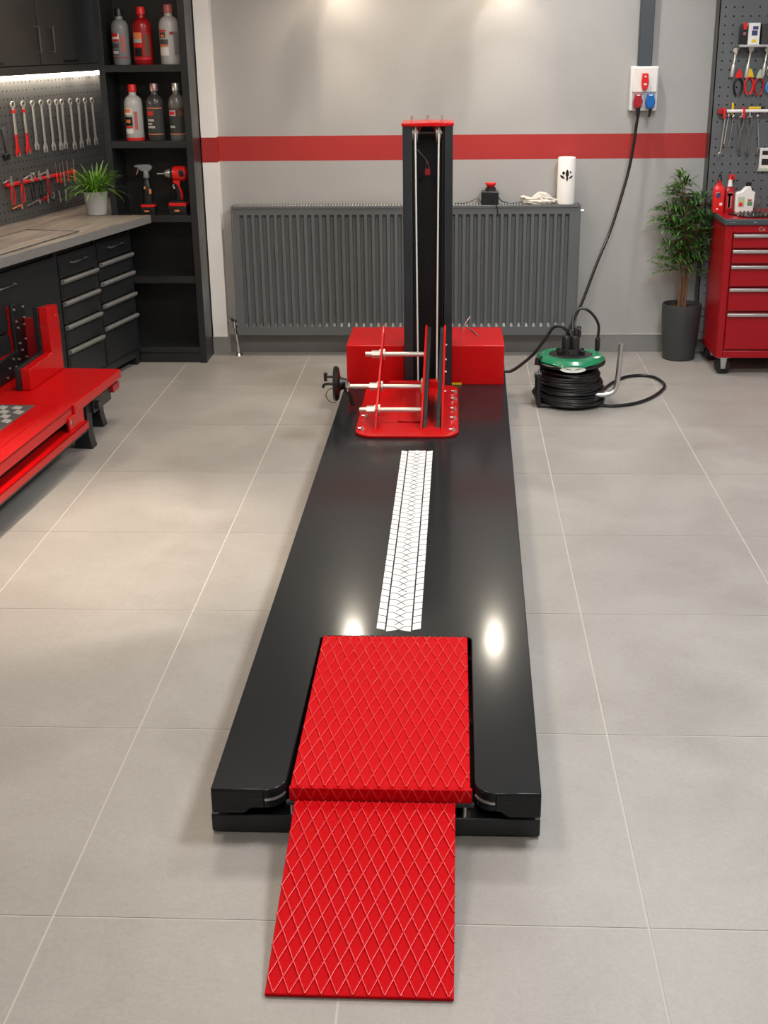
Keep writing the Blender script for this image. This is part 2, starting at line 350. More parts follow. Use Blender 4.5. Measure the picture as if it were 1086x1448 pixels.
# front skirts of both arms: full height outside, cut up towards the notch
def fskirt(x0, x1, sgn):
    pts = [(x0, 0.074), (x0 + sgn * 0.070, 0.074), (x0 + sgn * 0.088, 0.088), (x1, 0.088), (x1, ZT - 0.004), (x0, ZT - 0.004)]
    mb.prism(pts, 'y', LY0, LY0 + 0.005)
fskirt(lx(LY0), NX0 - 0.006 - r, 1); fskirt(rx(LY0), NX1 + r, -1)
def curved(cx, cy, r, a0, a1, z0, z1, t=0.005):
    o = arc(cx, cy, r, a0, a1, 6); i = arc(cx, cy, r - t, a0, a1, 6)[::-1]; mb.prism(o + i, 'z', z0, z1)
curved(NX0 - 0.006 - r, LY0 + r, r, -90, 0, 0.088, ZT - 0.004); curved(NX1 + r, LY0 + r, r, 180, 270, 0.088, ZT - 0.004)
mb.box(NX0 - 0.011, NX0 - 0.006, LY0 + r, NY, 0.080, ZT - 0.003); mb.box(NX1, NX1 + 0.005, LY0 + r, NY, 0.080, ZT - 0.003)
mb.build('deck', m_deck, lift, bevel=0.0022)
for x in (-0.437, 0.105): MB().box(x, x + 0.029, LY0 - 0.0006, LY0 + 0.004, 0.108, 0.116).build('corner_slot', m_inner, lift, smooth=False)
for x0, a0, a1 in ((NX0 - 0.006 - r, -88, -20), (NX1 + r, 200, 268)):
    o = arc(x0, LY0 + r, r + 0.0025, a0, a1, 6); i = arc(x0, LY0 + r, r - 0.001, a0, a1, 6)[::-1]; MB().prism(o + i, 'z', 0.107, 0.112).build('corner_latch', m_steel, lift)
# tread lattice
def ribs(mb, x0, x1, y0, y1, z, cw=0.0295, ch=0.066, w=0.0052, h=0.0036, mx=None, m=0):
    sl = ch / cw; L = math.hypot(1, sl)
    for sg in (1, -1):
        k0 = -int((y1 - y0) / ch) - 3; k1 = int((x1 - x0) / cw) + int((y1 - y0) / ch) + 3
        for k in range(k0, k1):
            # line: x = x0 + k*cw + sg*(y-y0)/sl
            def X(y): return x0 + k * cw + sg * (y - y0) / sl + cw * 0.5
            ya, yb = y0, y1
            if sg > 0:
                if X(ya) < x0: ya = y0 + (x0 - X(y0)) * sl
                if X(yb) > x1: yb = y0 + (x1 - X(y0)) * sl
            else:
                if X(ya) > x1: ya = y0 + (X(y0) - x1) * sl
                if X(yb) < x0: yb = y0 + (X(y0) - x0) * sl
            if yb - ya < 0.004: continue
            a = Vector((X(ya), ya, z)); b = Vector((X(yb), yb, z)); n = Vector(((b - a).y, -(b - a).x, 0)).normalized()
            hh = Vector((0, 0, h)); zz = Vector((0, 0, -0.001))
            R = [[p - n * w / 2 + zz, p - n * w * .36 + hh * .62, p - n * w * .13 + hh, p + n * w * .13 + hh, p + n * w * .36 + hh * .62, p + n * w / 2 + zz] for p in (a, b)]
            if mx: R = [[mx @ q for q in rr] for rr in R]
            mb.rings(R, m)
IX0, IX1, IY0, IY1 = -0.351, 0.041, 2.326, 3.060
ins = MB().box(IX0, IX1, IY0, IY1, 0.124, 0.138).box(IX0 - 0.002, IX1 + 0.004, IY0 - 0.004, IY0 + 0.006, 0.104, 0.1375).box(IX0, IX0 + 0.004, IY0, IY1, 0.10, 0.126).box(IX1 - 0.004, IX1, IY0, IY1, 0.10, 0.126).build('wheel_plate', m_redtread, lift, bevel=0.002)
tag(ins, 'red plate with raised diamond ribs set into the deck')
mb = MB(); ribs(mb, IX0 + 0.002, IX1 - 0.002, IY0 + 0.001, IY1 - 0.003, 0.138, ch=0.100)
mz = Matrix.Translation((0, IY0 - 0.004, 0.1375)) @ Matrix.Rotation(PI / 2, 4, 'X')
ribs(mb, IX0, IX1, -0.031, 0.0, 0.0, mx=mz, h=0.0014)
mb.build('ribs', m_ribs, ins, ang=80)
mb = MB().box(NX0 - 0.004, NX1 + 0.004, 2.40, NY + 0.01, 0.052, 0.060); mb.build('recess_tray', m_inner, lift, smooth=False)
# ramp
RA = Vector((-0.341, 2.318, 0.104)); RB = Vector((-0.343, 1.838, 0.006)); RW = 0.350
e_y = (RA - RB).normalized(); e_x = Vector((1, 0, 0)); e_x = (e_x - e_y * e_x.dot(e_y)).normalized(); e_z = e_x.cross(e_y); RL = (RA - RB).length
mr = Matrix((e_x, e_y, e_z)).transposed().to_4x4(); mr.translation = RB
ramp = MB().box(0, RW, 0, RL, -0.004, 0.004, 0, mr).build('ramp', m_redtread, lift, bevel=0.001)
mb = MB(); ribs(mb, 0.001, RW - 0.001, 0.001, RL - 0.001, 0.004, ch=0.072, mx=mr); mb.build('ribs', m_ribs, ramp, ang=80)
mb = MB().cyl((-0.36, 2.326, 0.098), (0.05, 2.326, 0.098), 0.006, seg=10); mb.build('ramp_hinge', m_black, lift)
for x, y in ((0.030, 2.352), (-0.352, 2.352)):
    MB().cyl((x, y, 0.05), (x, y, 0.082), 0.0045, seg=10).cyl((x, y, 0.078), (x, y, 0.086), 0.008, seg=6).build('bolt', m_steel, lift)
# tyre track decal
mb = MB(); y0, y1 = 3.103, 4.693; n = 36; dy = (y1 - y0) / n
def cx(y): return -0.148 + 0.006 * (y - y0) / (y1 - y0)
def quad(pts, z0, m): mb.prism(pts, 'z', z0, z0 + 0.0005, m)
for i in range(n):
    ya = y0 + i * dy; c = cx(ya); k = 0.010
    quad([(c - 0.061, ya + 0.0025 + k), (c - 0.0385, ya + 0.0025), (c - 0.0385, ya + dy - 0.0025), (c - 0.061, ya + dy - 0.0025 + k)], ZT, 0)
    quad([(c + 0.0385, ya + 0.0025), (c + 0.061, ya + 0.0025 + k), (c + 0.061, ya + dy - 0.0025 + k), (c + 0.0385, ya + dy - 0.0025)], ZT, 0)
quad([(cx(y0) - 0.034, y0 - 0.006), (cx(y0) - 0.016, y0 - 0.001), (cx(y0), y0 + 0.006), (cx(y0) + 0.016, y0 - 0.001), (cx(y0) + 0.034, y0 - 0.006), (cx(y1) + 0.034, y1 + 0.006), (cx(y1) + 0.014, y1 + 0.004), (cx(y1), y1 + 0.010), (cx(y1) - 0.014, y1 + 0.004), (cx(y1) - 0.034, y1 + 0.006)], ZT, 0)
def line(pts, w=0.0026):
    for a, b in zip(pts, pts[1:]):
        a, b = Vector((*a, 0)), Vector((*b, 0)); nn = Vector(((b - a).y, -(b - a).x, 0)).normalized() * w / 2; ex = (b - a).normalized() * w * 0.3
        quad([(a - nn - ex)[:2], (a + nn - ex)[:2], (b + nn + ex)[:2], (b - nn + ex)[:2]], ZT + 0.0006, 1)
for i in range(n):
    ya = y0 + i * dy + dy * 0.6; c = cx(ya)
    if i < n - 1 or True:
        for sg in (-1, 1):
            line([(c + sg * 0.034, ya), (c + sg * 0.021, ya - 0.002), (c + sg * 0.013, ya - 0.006), (c, ya - dy * 0.5), (c - sg * 0.012, ya - dy * 0.9 + 0.002)])
tag(mb.build('tyre_track_decal', [m_decal, m_black], lift, smooth=False), 'white printed tyre track running along the charcoal deck')
# drive housings
for x0, x1, a, b in ((-0.500, -0.231, -0.276, -0.233), (-0.011, 0.233, -0.009, 0.036)):
    bx = MB().box(x0, x1, 5.70, 6.09, ZT, 0.322).build('drive_housing', m_red, lift, bevel=0.003)
    MB().box(a, b, 5.6985, 5.7, ZT + 0.001, ZT + 0.010).build('warning_sticker', m_yellow, bx, smooth=False)
mb = MB().tube(crom([(0.045, 5.98, 0.322), (0.05, 6.0, 0.352), (0.078, 6.04, 0.385)]), 0.0022, 6).tube(crom([(0.072, 6.05, 0.3245), (0.10, 5.95, 0.326), (0.115, 5.88, 0.3245)]), 0.003, 6)
mb.build('loose_wire', m_brcap, lift)
# mast
MX0, MX1, MY0, MY1, MZ = -0.229, -0.010, 5.66, 5.85, 1.298
mast = MB().prism([(MX0, MY0), (MX0 + 0.042, MY0), (MX0 + 0.042, MY0 + 0.012), (MX0 + 0.008, MY0 + 0.012), (MX0 + 0.008, MY1 - 0.008), (MX1 - 0.008, MY1 - 0.008), (MX1 - 0.008, MY0 + 0.012), (MX1 - 0.036, MY0 + 0.012), (MX1 - 0.036, MY0), (MX1, MY0), (MX1, MY1), (MX0, MY1)], 'z', ZT, MZ).build('mast', m_mast, lift, bevel=0.002)
MB().prism([(MX0 + 0.044, MY0 + 0.02), (MX0 + 0.052, MY0 + 0.02), (MX0 + 0.052, MY1 - 0.02), (MX1 - 0.046, MY1 - 0.02), (MX1 - 0.046, MY0 + 0.02), (MX1 - 0.038, MY0 + 0.02), (MX1 - 0.038, MY1 - 0.012), (MX0 + 0.044, MY1 - 0.012)], 'z', ZT, MZ - 0.002).build('inner_channel', m_inner, mast, bevel=0.001)
cap = MB().box(MX0 - 0.004, MX1 + 0.004, MY0 - 0.004, MY1, MZ - 0.002, MZ + 0.013).box(MX0 + 0.030, MX1 - 0.030, MY0 - 0.012, MY1 + 0.004, MZ - 0.003, MZ + 0.014).build('mast_cap', m_red, lift, bevel=0.004)
for x, y in ((-0.190, 5.79), (-0.122, 5.83), (-0.058, 5.79)):
    MB().cyl((x, y, MZ + 0.012), (x, y, MZ + 0.020), 0.009, seg=6).cyl((x, y, MZ + 0.02), (x, y, MZ + 0.036), 0.0055, seg=10).build('bolt', m_steel, cap)
mb = MB().cyl((-0.196, 5.71, 1.266), (-0.048, 5.71, 1.266), 0.007, seg=12).cyl((-0.16, 5.71, 1.266), (-0.082, 5.71, 1.266), 0.010, seg=12, m=1).cyl((-0.200, 5.71, 1.266), (-0.190, 5.71, 1.266), 0.013, seg=6).cyl((-0.054, 5.71, 1.266), (-0.044, 5.71, 1.266), 0.013, seg=6)
mb.build('pulley_axle', [m_steel, m_plastic], lift)
pl = None
for x in (-0.172, -0.070):
    mb = MB()
    for dx in (-0.012, 0.007): mb.disc((x + dx, 5.71, 1.266), (1, 0, 0), 0.040, 0.003, 28)
    mb.disc((x - 0.0025, 5.71, 1.266), (1, 0, 0), 0.031, 0.014, 28)
    mb.build('pulley', m_steel, lift)
for xt, xb in ((-0.1735, -0.166), (-0.0715, -0.080)):
    zb = 0.15
    mb = MB().tube([(xt, 5.715, 1.296), (xt, 5.70, 1.303), (xt, 5.683, 1.298), (xt, 5.674, 1.280)] + [(xt + (xb - xt) * t, 5.672, 1.266 + (zb - 1.266) * t) for t in (0, .25, .5, .75, 1)], 0.0038, 10)
    mb.build('lifting_cable', m_cable, lift)
for x, s in ((-0.150, 1), (-0.092, -1)):
    MB().prism([(x - 0.006, 1.296), (x + 0.006, 1.296), (x + 0.002 - s * 0.008, 1.272), (x - 0.004 - s * 0.008, 1.272)], 'y', 5.70, 5.705).build('pulley_bracket', m_red, lift)
MB().box(-0.134, -0.110, 5.735, 5.75, 1.083, 1.110).build('limit_switch', m_sred, lift, bevel=0.002)
mb = MB().tube(crom([(-0.165, 5.70, 1.196), (-0.15, 5.71, 1.178), (-0.128, 5.74, 1.150), (-0.118, 5.743, 1.125), (-0.115, 5.743, 1.108)]), 0.0016, 6).tube(crom([(-0.128, 5.742, 1.150), (-0.129, 5.743, 1.125), (-0.128, 5.743, 1.108)]), 0.0012, 6)
mb.build('switch_wire', m_brcap, lift)
# bolted mounting plate
mp = MB().prism(rrect(-0.404, 0.021, 4.862, 5.655, 0.075, 8), 'z', ZT, ZT + 0.012).build('mounting_plate', m_red, lift, bevel=0.003)
mb = MB().box(-0.235, -0.13, 5.05, 5.62, ZT + 0.012, ZT + 0.018).box(-0.145, -0.06, 5.60, 5.64, ZT + 0.012, ZT + 0.045).box(-0.30, -0.13, 5.60, 5.63, ZT + 0.012, ZT + 0.040)
mb.build('raised_pads', m_red, mp, bevel=0.003)
for x, y in ((0.0, 4.93), (0.003, 5.10), (0.004, 5.24), (0.006, 5.40), (0.006, 5.52), (-0.375, 4.94), (-0.372, 5.12), (-0.20, 5.22)):
    MB().cyl((x, y, ZT + 0.012), (x, y, ZT + 0.016), 0.0095, seg=12).cyl((x, y, ZT + 0.015), (x, y, ZT + 0.024), 0.0065, seg=6).cyl((x - 0.002, y, ZT + 0.02), (x - 0.018, y - 0.004, ZT + 0.021), 0.0028, seg=6).build('bolt', m_steel, mp)
# blades (vertical curved plates)
def blade(xb, xt, th, name, m, front, back, z0=ZT + 0.010, bev=0.001):
    zs = [z0 + (front[-1][1] - z0) * k / 14 for k in range(15)]
    def ev(c, z):
        for (a, za), (b, zb) in zip(c, c[1:]):
            if z <= zb + 1e-6: return a + (b - a) * max(0, (z - za)) / (zb - za)
        return c[-1][0]
    rg = []
    for z in zs:
        t = (z - z0) / (zs[-1] - z0); x = xb + (xt - xb) * t; f, b = ev(front, z), ev(back, z)
        rg.append([(x - th / 2, f, z), (x + th / 2, f, z), (x + th / 2, b, z), (x - th / 2, b, z)])
    return MB().rings(rg).build(name, m, lift, bevel=bev)
F = [(4.950, ZT + 0.01), (4.975, 0.19), (5.12, 0.26), (5.27, 0.34), (5.40, 0.42), (5.47, 0.462)]
B = [(5.030, ZT + 0.01), (5.13, 0.19), (5.30, 0.26), (5.43, 0.34), (5.50, 0.42), (5.50, 0.462)]
blade(-0.322, -0.312, 0.009, 'clamp_blade', m_red, F, B)
B2 = [(5.30, ZT + 0.01), (5.36, 0.19), (5.42, 0.26), (5.46, 0.34), (5.50, 0.42), (5.50, 0.462)]
blade(-0.133, -0.122, 0.009, 'clamp_blade', m_red, F, B2)
blade(-0.047, -0.040, 0.009, 'clamp_blade', m_red, F, B2)
FB = [(4.975, ZT + 0.012), (5.00, 0.19), (5.13, 0.26), (5.28, 0.34), (5.41, 0.42), (5.475, 0.455)]
blade(-0.119, -0.110, 0.017, 'clamp_jaw', m_plastic, FB, B2)
blade(-0.064, -0.052, 0.017, 'clamp_jaw', m_plastic, FB, B2)
mb = MB()
for x, y, z in ((-0.0415, 5.30, 0.30), (-0.041, 5.36, 0.34), (-0.040, 5.42, 0.39), (-0.042, 5.2, 0.24)): MB().cyl((x, y, z), (x + 0.010, y, z), 0.004, seg=8).build('blade_bolt', m_steel, lift)
def rod(y, z, xa, xb, xf):
    r_ = MB().cyl((xa, y, z), (xb, y, z), 0.0105, seg=18).build('clamp_rod', m_steel, lift, bevel=0.001)
    MB().cyl((xf - 0.044, y, z), (xf - 0.010, y, z), 0.018, seg=6).cyl((xf - 0.010, y, z), (xf - 0.006, y, z), 0.022, seg=18).build('nut', m_steel, r_)
    MB().cyl((xf + 0.006, y, z), (xf + 0.014, y, z), 0.024, seg=18).build('washer', m_steel, r_)
rod(5.04, 0.203, -0.394, -0.135, -0.320)
rod(5.21, 0.258, -0.452, -0.131, -0.317)
rod(5.36, 0.363, -0.387, -0.128, -0.314)
MB().box(-0.140, -0.130, 5.19, 5.23, 0.235, 0.29).build('clamp_lug', m_lime, lift, bevel=0.002)
MB().cyl((-0.463, 5.21, 0.258), (-0.445, 5.21, 0.258), 0.019, seg=8).torus((-0.452, 5.20, 0.258), 0.018, 0.004, 'x', 16, 6).build('rod_end_clamp', m_chrome, lift)
# hand wheel left of the clamp
hub = MB().lathe([(0.001, -0.012), (0.074, -0.010), (0.078, 0.0), (0.070, 0.010), (0.030, 0.018), (0.020, 0.05), (0.001, 0.052)], seg=28)
bmesh.ops.rotate(hub.bm, verts=hub.bm.verts, cent=(0, 0, 0), matrix=Matrix.Rotation(PI / 2, 3, 'Y'))
bmesh.ops.translate(hub.bm, verts=hub.bm.verts, vec=(-0.512, 5.30, 0.247))
hw = hub.build('hand_wheel', m_plastic, lift)
MB().cyl((-0.512, 5.27, 0.285), (-0.555, 5.27, 0.285), 0.0055, seg=10).tube([(-0.555, 5.27, 0.266), (-0.558, 5.27, 0.285), (-0.554, 5.27, 0.302)], [0.008, 0.006, 0.009], 10).build('crank_handle', m_plastic, hw)
MB().tube(crom([(-0.512, 5.27, 0.252), (-0.545, 5.27, 0.253), (-0.563, 5.27, 0.249), (-0.568, 5.27, 0.236)]), 0.006, 10).build('hook_handle', m_plastic, hw)
MB().tube(crom([(-0.515, 5.26, 0.235), (-0.54, 5.26, 0.232), (-0.555, 5.26, 0.205), (-0.54, 5.26, 0.178), (-0.512, 5.26, 0.172)]), 0.0018, 6).build('cable_loop', m_plastic, hw)
MB().cyl((-0.49, 5.30, 0.247), (-0.45, 5.23, 0.256), 0.012, seg=10).cyl((-0.478, 5.30, 0.247), (-0.44, 5.30, 0.15), 0.011, seg=10).build('wheel_bracket', m_plastic, lift)

# ================================================================ RADIATOR
rad = thing('panel_radiator', 'long dark grey ribbed panel radiator under the red wall stripe', 'radiator', (0, 0, 0))
RX0, RX1, RZ0, RZ1, RY = -1.193, 0.660, 0.118, 0.818, 6.815
n = 44; x0, x1 = RX0 + 0.035, RX1 - 0.035; p = (x1 - x0) / n; rows = [[], [], [], []]
prof = []
for i in range(n):
    xa = x0 + i * p
    prof += [(xa, 0), (xa + p * 0.12, 0.018), (xa + p * 0.46, 0.018), (xa + p * 0.62, 0), (xa + p * 0.99, 0)]
prof.append((x1, 0))
mb = MB(); zs = [(RZ0 + 0.048, 0), (RZ0 + 0.064, 1), (RZ1 - 0.060, 1), (RZ1 - 0.046, 0)]
mb.rings([[(x, RY + d * k, z) for x, d in prof] for z, k in zs], 0, cap=False, closed=False)
for a, b in ((RX0, x0), (x1, RX1)): mb.rings([[(a, RY, z), (b, RY, z)] for z, k in zs], 0, False, False)
mb.rings([[(RX0, RY, z), (RX1, RY, z)] for z in (RZ0, RZ0 + 0.048)], 0, False, False); mb.rings([[(RX0, RY, z), (RX1, RY, z)] for z in (RZ1 - 0.046, RZ1 - 0.012)], 0, False, False)
mb.rings([[(RX0, RY, RZ0), (RX1, RY, RZ0)], [(RX0, RY + 0.02, RZ0 - 0.004), (RX1, RY + 0.02, RZ0 - 0.004)]], 0, False, False)
mb.build('front_panel', m_rad, rad, ang=25)
MB().box(RX0 + 0.01, RX1 - 0.01, 6.885, 6.90, RZ0, RZ1 - 0.02).box(RX0 + 0.02, RX1 - 0.02, 6.835, 6.88, RZ0 + 0.01, RZ1 - 0.03).build('rear_panel', m_rad, rad)
MB().box(RX0 - 0.008, RX0, RY - 0.003, 6.905, RZ0, RZ1).build('side_cover', m_rad, rad, bevel=0.002)
MB().box(RX1, RX1 + 0.008, RY - 0.003, 6.905, RZ0, RZ1).build('side_cover', m_rad, rad, bevel=0.002)
mb = MB().box(RX0, RX1, RY - 0.004, RY + 0.012, RZ1 - 0.014, RZ1).box(RX0, RX1, 6.893, 6.905, RZ1 - 0.014, RZ1)
mb.build('top_rails', m_rad, rad, bevel=0.0015)
mb = MB(); k = 0; x = RX0 + 0.006
while x < RX1 - 0.01:
    mb.box(x, x + 0.007, RY + 0.012, 6.893, RZ1 - 0.006, RZ1 - 0.001); x += 0.0155
mb.build('top_grille', m_radlight, rad, smooth=False)
fx = -1.215
mb = MB().cyl((fx - 0.004, 6.84, 0.16), (fx + 0.012, 6.84, 0.012), 0.009, seg=12).cyl((fx + 0.012, 6.84, 0), (fx + 0.012, 6.84, 0.012), 0.024, 0.016, 16)
mb.cyl((fx + 0.02, 6.85, 0.01), (fx + 0.02, 6.85, 0.0), 0.010, seg=10)
mb.build('pipe', m_chrome, rad)
MB().cyl((fx - 0.004, 6.84, 0.155), (fx - 0.006, 6.84, 0.20), 0.014, seg=12).cyl((fx - 0.012, 6.83, 0.195), (fx - 0.022, 6.80, 0.215), 0.012, 0.010, 12).cyl((fx, 6.84, 0.175), (RX0 + 0.01, 6.84, 0.175), 0.010, seg=12).build('valve', m_chrome, rad)
MB().cyl((RX1 + 0.006, 6.85, RZ1 - 0.035), (RX1 + 0.026, 6.85, RZ1 - 0.035), 0.010, seg=12).build('vent_plug', m_chrome, rad)
MB().cyl((RX0 - 0.006, 6.85, RZ1 - 0.03), (RX0 - 0.026, 6.85, RZ1 - 0.03), 0.010, seg=12).build('vent_plug', m_chrome, rad)
mb = MB()
for x in (-0.95, 0.42): MB().box(x, x + 0.03, 6.905, YB, 0.2, 0.72).build('wall_bracket', m_black, rad)

# things on the radiator
es = thing('emergency_stop_box', 'black control box with a red mushroom button on top of the radiator', 'switch', (0.186, 6.855, RZ1))
MB().box(-0.046, 0.046, -0.036, 0.036, 0, 0.070).build('housing', m_plastic, es, bevel=0.006, bseg=3)
MB().lathe([(0.030, 0.070), (0.028, 0.086), (0.018, 0.092)], (0.004, 0), 20).build('collar', m_plastic, es)
MB().lathe([(0.014, 0.086), (0.020, 0.092), (0.030, 0.106), (0.029, 0.112), (0.001, 0.113)], (0.004, 0), 24).build('button', m_bred, es)
MB().box(0.002, 0.020, -0.038, -0.036, 0.022, 0.045).build('socket', m_inner, es)
tag(MB().tube(crom([(0.232, 6.85, 0.855), (0.25, 6.85, 0.835), (0.29, 6.855, 0.824), (0.34, 6.86, 0.826), (0.368, 6.865, 0.832)]), 0.003, 6).tube(crom([(0.195, 6.818, 0.853), (0.212, 6.80, 0.838), (0.225, 6.805, 0.80), (0.228, 6.806, 0.772)]), 0.0024, 6).tube(crom([(0.142, 6.86, 0.825), (0.12, 6.86, 0.848), (0.095, 6.86, 0.838), (0.06, 6.87, 0.824), (0.0, 6.87, 0.8225)]), 0.0018, 6).build('thin_wire', m_plastic), 'thin black wires trailing from the control box over the radiator edge', 'wire')
mb = MB(); bmesh.ops.create_icosphere(mb.bm, subdivisions=5, radius=1)
for v in mb.bm.verts:
    p = v.co.copy(); d = noise.noise(p * 1.7 + Vector((3, 1, 0))) * 0.35; w = abs(noise.noise(Vector((p.x * 3.2 + p.y * 2.4, p.y * 1.2, p.z * 2.0)))); d += (0.5 - w * 2.1) * 0.28
    rr = 1 + d; q = p * rr
    hgt = 0.030 * (1 + 0.35 * math.sin(p.x * 5 + 0.6)) * (1.05 - 0.15 * p.x)
    v.co = Vector((q.x * 0.080 + p.x * 0.012, q.y * 0.028, max(0, 0.018 + q.z * hgt)))
rag = mb.build('crumpled_cloth', m_rag, ang=180); rag.location = (0.445, 6.855, RZ1)
tag(rag, 'crumpled off-white cloth lying on the radiator between switch box and paper roll', 'cloth')
pr_ = thing('paper_towel_roll', 'white paper towel roll printed with a black leaf motif standing on the radiator', 'paper roll', (0.588, 6.858, RZ1))
MB().lathe([(0.044, 0), (0.0465, 0.003), (0.0465, 0.236), (0.044, 0.240), (0.020, 0.240), (0.019, 0.20)], seg=36).build('paper', m_paper, pr_)
mb = MB()
def leafp(cx, cz, L, w, rot):
    pts = [(0, -L / 2), (w * .6, -L * .15), (w * .5, L * .25), (0, L / 2), (-w * .5, L * .25), (-w * .6, -L * .15)]; r_ = math.radians(rot)
    P = []
    for u, v in pts:
        x = cx + u * math.cos(r_) - v * math.sin(r_); z = cz + u * math.sin(r_) + v * math.cos(r_); a = x / 0.0465
        P.append((0.0482 * math.sin(a), -0.0482 * math.cos(a), z))
    mb.face([mb.bm.verts.new(q) for q in P])
for c in ((0, .160, .046, .014, 0), (-.019, .163, .020, .013, 10), (.017, .167, .014, .008, -8), (-.026, .143, .034, .010, 60), (.020, .142, .030, .008, -58)): leafp(*c)
leafp(0, .135, .03, .008, 0)
mb.build('leaf_motif', m_plastic, pr_, smooth=False)

# ================================================================ WALL SOCKET + DUCT
tag(MB().box(0.936, 1.006, 6.885, YB, 1.505, CEIL).build('cable_duct', m_duct, bevel=0.003), 'dark grey vertical cable duct running up the wall above the socket box', 'duct')
sb = thing('socket_box', 'white wall power box with red and blue industrial sockets', 'socket box', (0.972, 6.93, 1.286))
MB().box(-0.070, 0.070, -0.055, 0, 0, 0.218).build('housing', m_white, sb, bevel=0.004)
MB().box(-0.062, 0.064, -0.064, -0.055, 0.092, 0.212).build('front_cover', m_white, sb, bevel=0.003)
MB().box(-0.06, 0.062, -0.058, -0.055, 0.012, 0.088).build('socket_panel', mat('pale_blue_panel', (0.45, 0.48, 0.54), 0.4), sb)
rs = MB().prism([(-0.016, 0.185), (0.013, 0.185), (0.018, 0.140), (0.012, 0.108), (0.0, 0.102), (-0.011, 0.106), (-0.019, 0.14)], 'y', -0.094, -0.064).build('main_switch', m_bred, sb, bevel=0.003)
MB().box(-0.006, 0.004, -0.0955, -0.094, 0.166, 0.172).box(-0.0075, 0.006, -0.0955, -0.094, 0.128, 0.136).build('marks', m_white, rs, smooth=False)
for x, m, nm in ((-0.033, m_sred, 'red_socket'), (0.031, m_blue, 'blue_socket')):
    s_ = MB().prism([(x - 0.016, 0.086), (x + 0.018, 0.086), (x + 0.018, 0.070), (x + 0.025, 0.045), (x + 0.018, 0.022), (x + 0.006, 0.010), (x - 0.010, 0.012), (x - 0.020, 0.026), (x - 0.023, 0.048), (x - 0.016, 0.070)], 'y', -0.095, -0.058).build(nm, m, sb, bevel=0.004)
    MB().cyl((x + 0.001, -0.098, 0.030), (x + 0.001, -0.092, 0.030), 0.011, seg=16).build('ring', m, s_)
    MB().box(x - 0.008, x + 0.010, -0.0965, -0.095, 0.076, 0.082).build('mark', m_white, s_)
MB().tube([(0.034, -0.085, 0.016), (0.032, -0.085, -0.008), (0.028, -0.085, -0.030)], [0.010, 0.007, 0.005], 12).build('blue_cap_stub', m_plastic, sb)
pc = thing('power_cable', 'black power cable hanging from the red wall socket down to the cable reel', 'cable', (0, 0, 0))
MB().tube([(0.941, 6.845, 1.305), (0.943, 6.845, 1.28), (0.944, 6.845, 1.25)], [0.013, 0.011, 0.008], 12).build('plug', m_plastic, pc)
MB().tube(crom([(0.944, 6.845, 1.262), (0.937, 6.845, 1.20), (0.932, 6.842, 1.136), (0.915, 6.835, 1.02), (0.893, 6.82, 0.924), (0.829, 6.76, 0.716), (0.743, 6.6, 0.554), (0.638, 6.3, 0.393), (0.565, 6.03, 0.345), (0.540, 5.93, 0.325)], 6), 0.0078, 10).build('cord', m_rubber, pc)
tag(MB().tube(crom([(0.545, 5.885, 0.330), (0.535, 5.88, 0.350), (0.504, 5.885, 0.371), (0.469, 5.90, 0.360), (0.437, 5.90, 0.311), (0.382, 5.90, 0.236), (0.326, 5.90, 0.184), (0.275, 5.90, 0.150), (0.232, 5.90, 0.150)], 6), 0.0078, 10).build('supply_cable', m_rubber), 'black cable looping from the reel hub to the red lift housing', 'cable')

# ================================================================ CABLE REEL
reel = thing('cable_reel', 'green and black cable reel with a steel tube handle standing on the floor', 'cable reel', (0.555, 5.89, 0))
mb = MB(); mb.lathe([(0.150, 0.020), (0.158, 0.024), (0.158, 0.034), (0.150, 0.038), (0.10, 0.040), (0.095, 0.18), (0.150, 0.188), (0.166, 0.196), (0.168, 0.206), (0.160, 0.212), (0.10, 0.214)], seg=40)
mb.build('drum', m_plastic, reel)
MB().lathe([(0.160, 0.208), (0.163, 0.220), (0.150, 0.234), (0.112, 0.240), (0.104, 0.237), (0.10, 0.232)], seg=44, cap=False).build('green_flange_ring', m_green, reel)
MB().lathe([(0.104, 0.212), (0.104, 0.236), (0.085, 0.241), (0.05, 0.241)], seg=36).build('centre_plate', m_plastic, reel)
mb = MB().lathe([(0.055, 0.238), (0.050, 0.262), (0.040, 0.266)], seg=24)
for k in range(6):
    a = k * PI / 3; mb.box(-0.012, 0.012, 0.035, 0.070, 0.236, 0.258, 0, Matrix.Rotation(a, 4, 'Z'))
for x, y in ((-0.022, -0.01), (0.018, -0.012), (0.0, 0.022)): mb.lathe([(0.022, 0.25), (0.022, 0.322), (0.018, 0.328)], (x, y), 16)
mb.lathe([(0.012, 0.32), (0.012, 0.36), (0.009, 0.365)], (0.022, -0.006), 12).lathe([(0.009, 0.32), (0.009, 0.35)], (0.038, -0.002), 10).torus((0.035, -0.004, 0.362), 0.008, 0.004, 'y', 12, 6)
mb.build('socket_hub', m_plastic, reel)
mb = MB()
for k in range(9): a = k * 2 * PI / 9 + 0.2; mb.lathe([(0.006, 0.233), (0.006, 0.2385)], (0.132 * math.cos(a), 0.132 * math.sin(a)), 10)
mb.build('flange_screws', m_brcap, reel)
mb = MB(); pts = []
for k in range(24):
    a = 2 * PI * k / 24; t = math.radians(-90) + 0.36 * math.cos(a); pts.append(mb.bm.verts.new((0.1695 * math.cos(t), 0.1695 * math.sin(t), 0.200 + 0.013 * math.sin(a))))
ctr = mb.bm.verts.new((0, -0.1695, 0.200))
for k in range(24): mb.face([pts[k], pts[(k + 1) % 24], ctr])
mb.build('oval_label', m_white, reel)
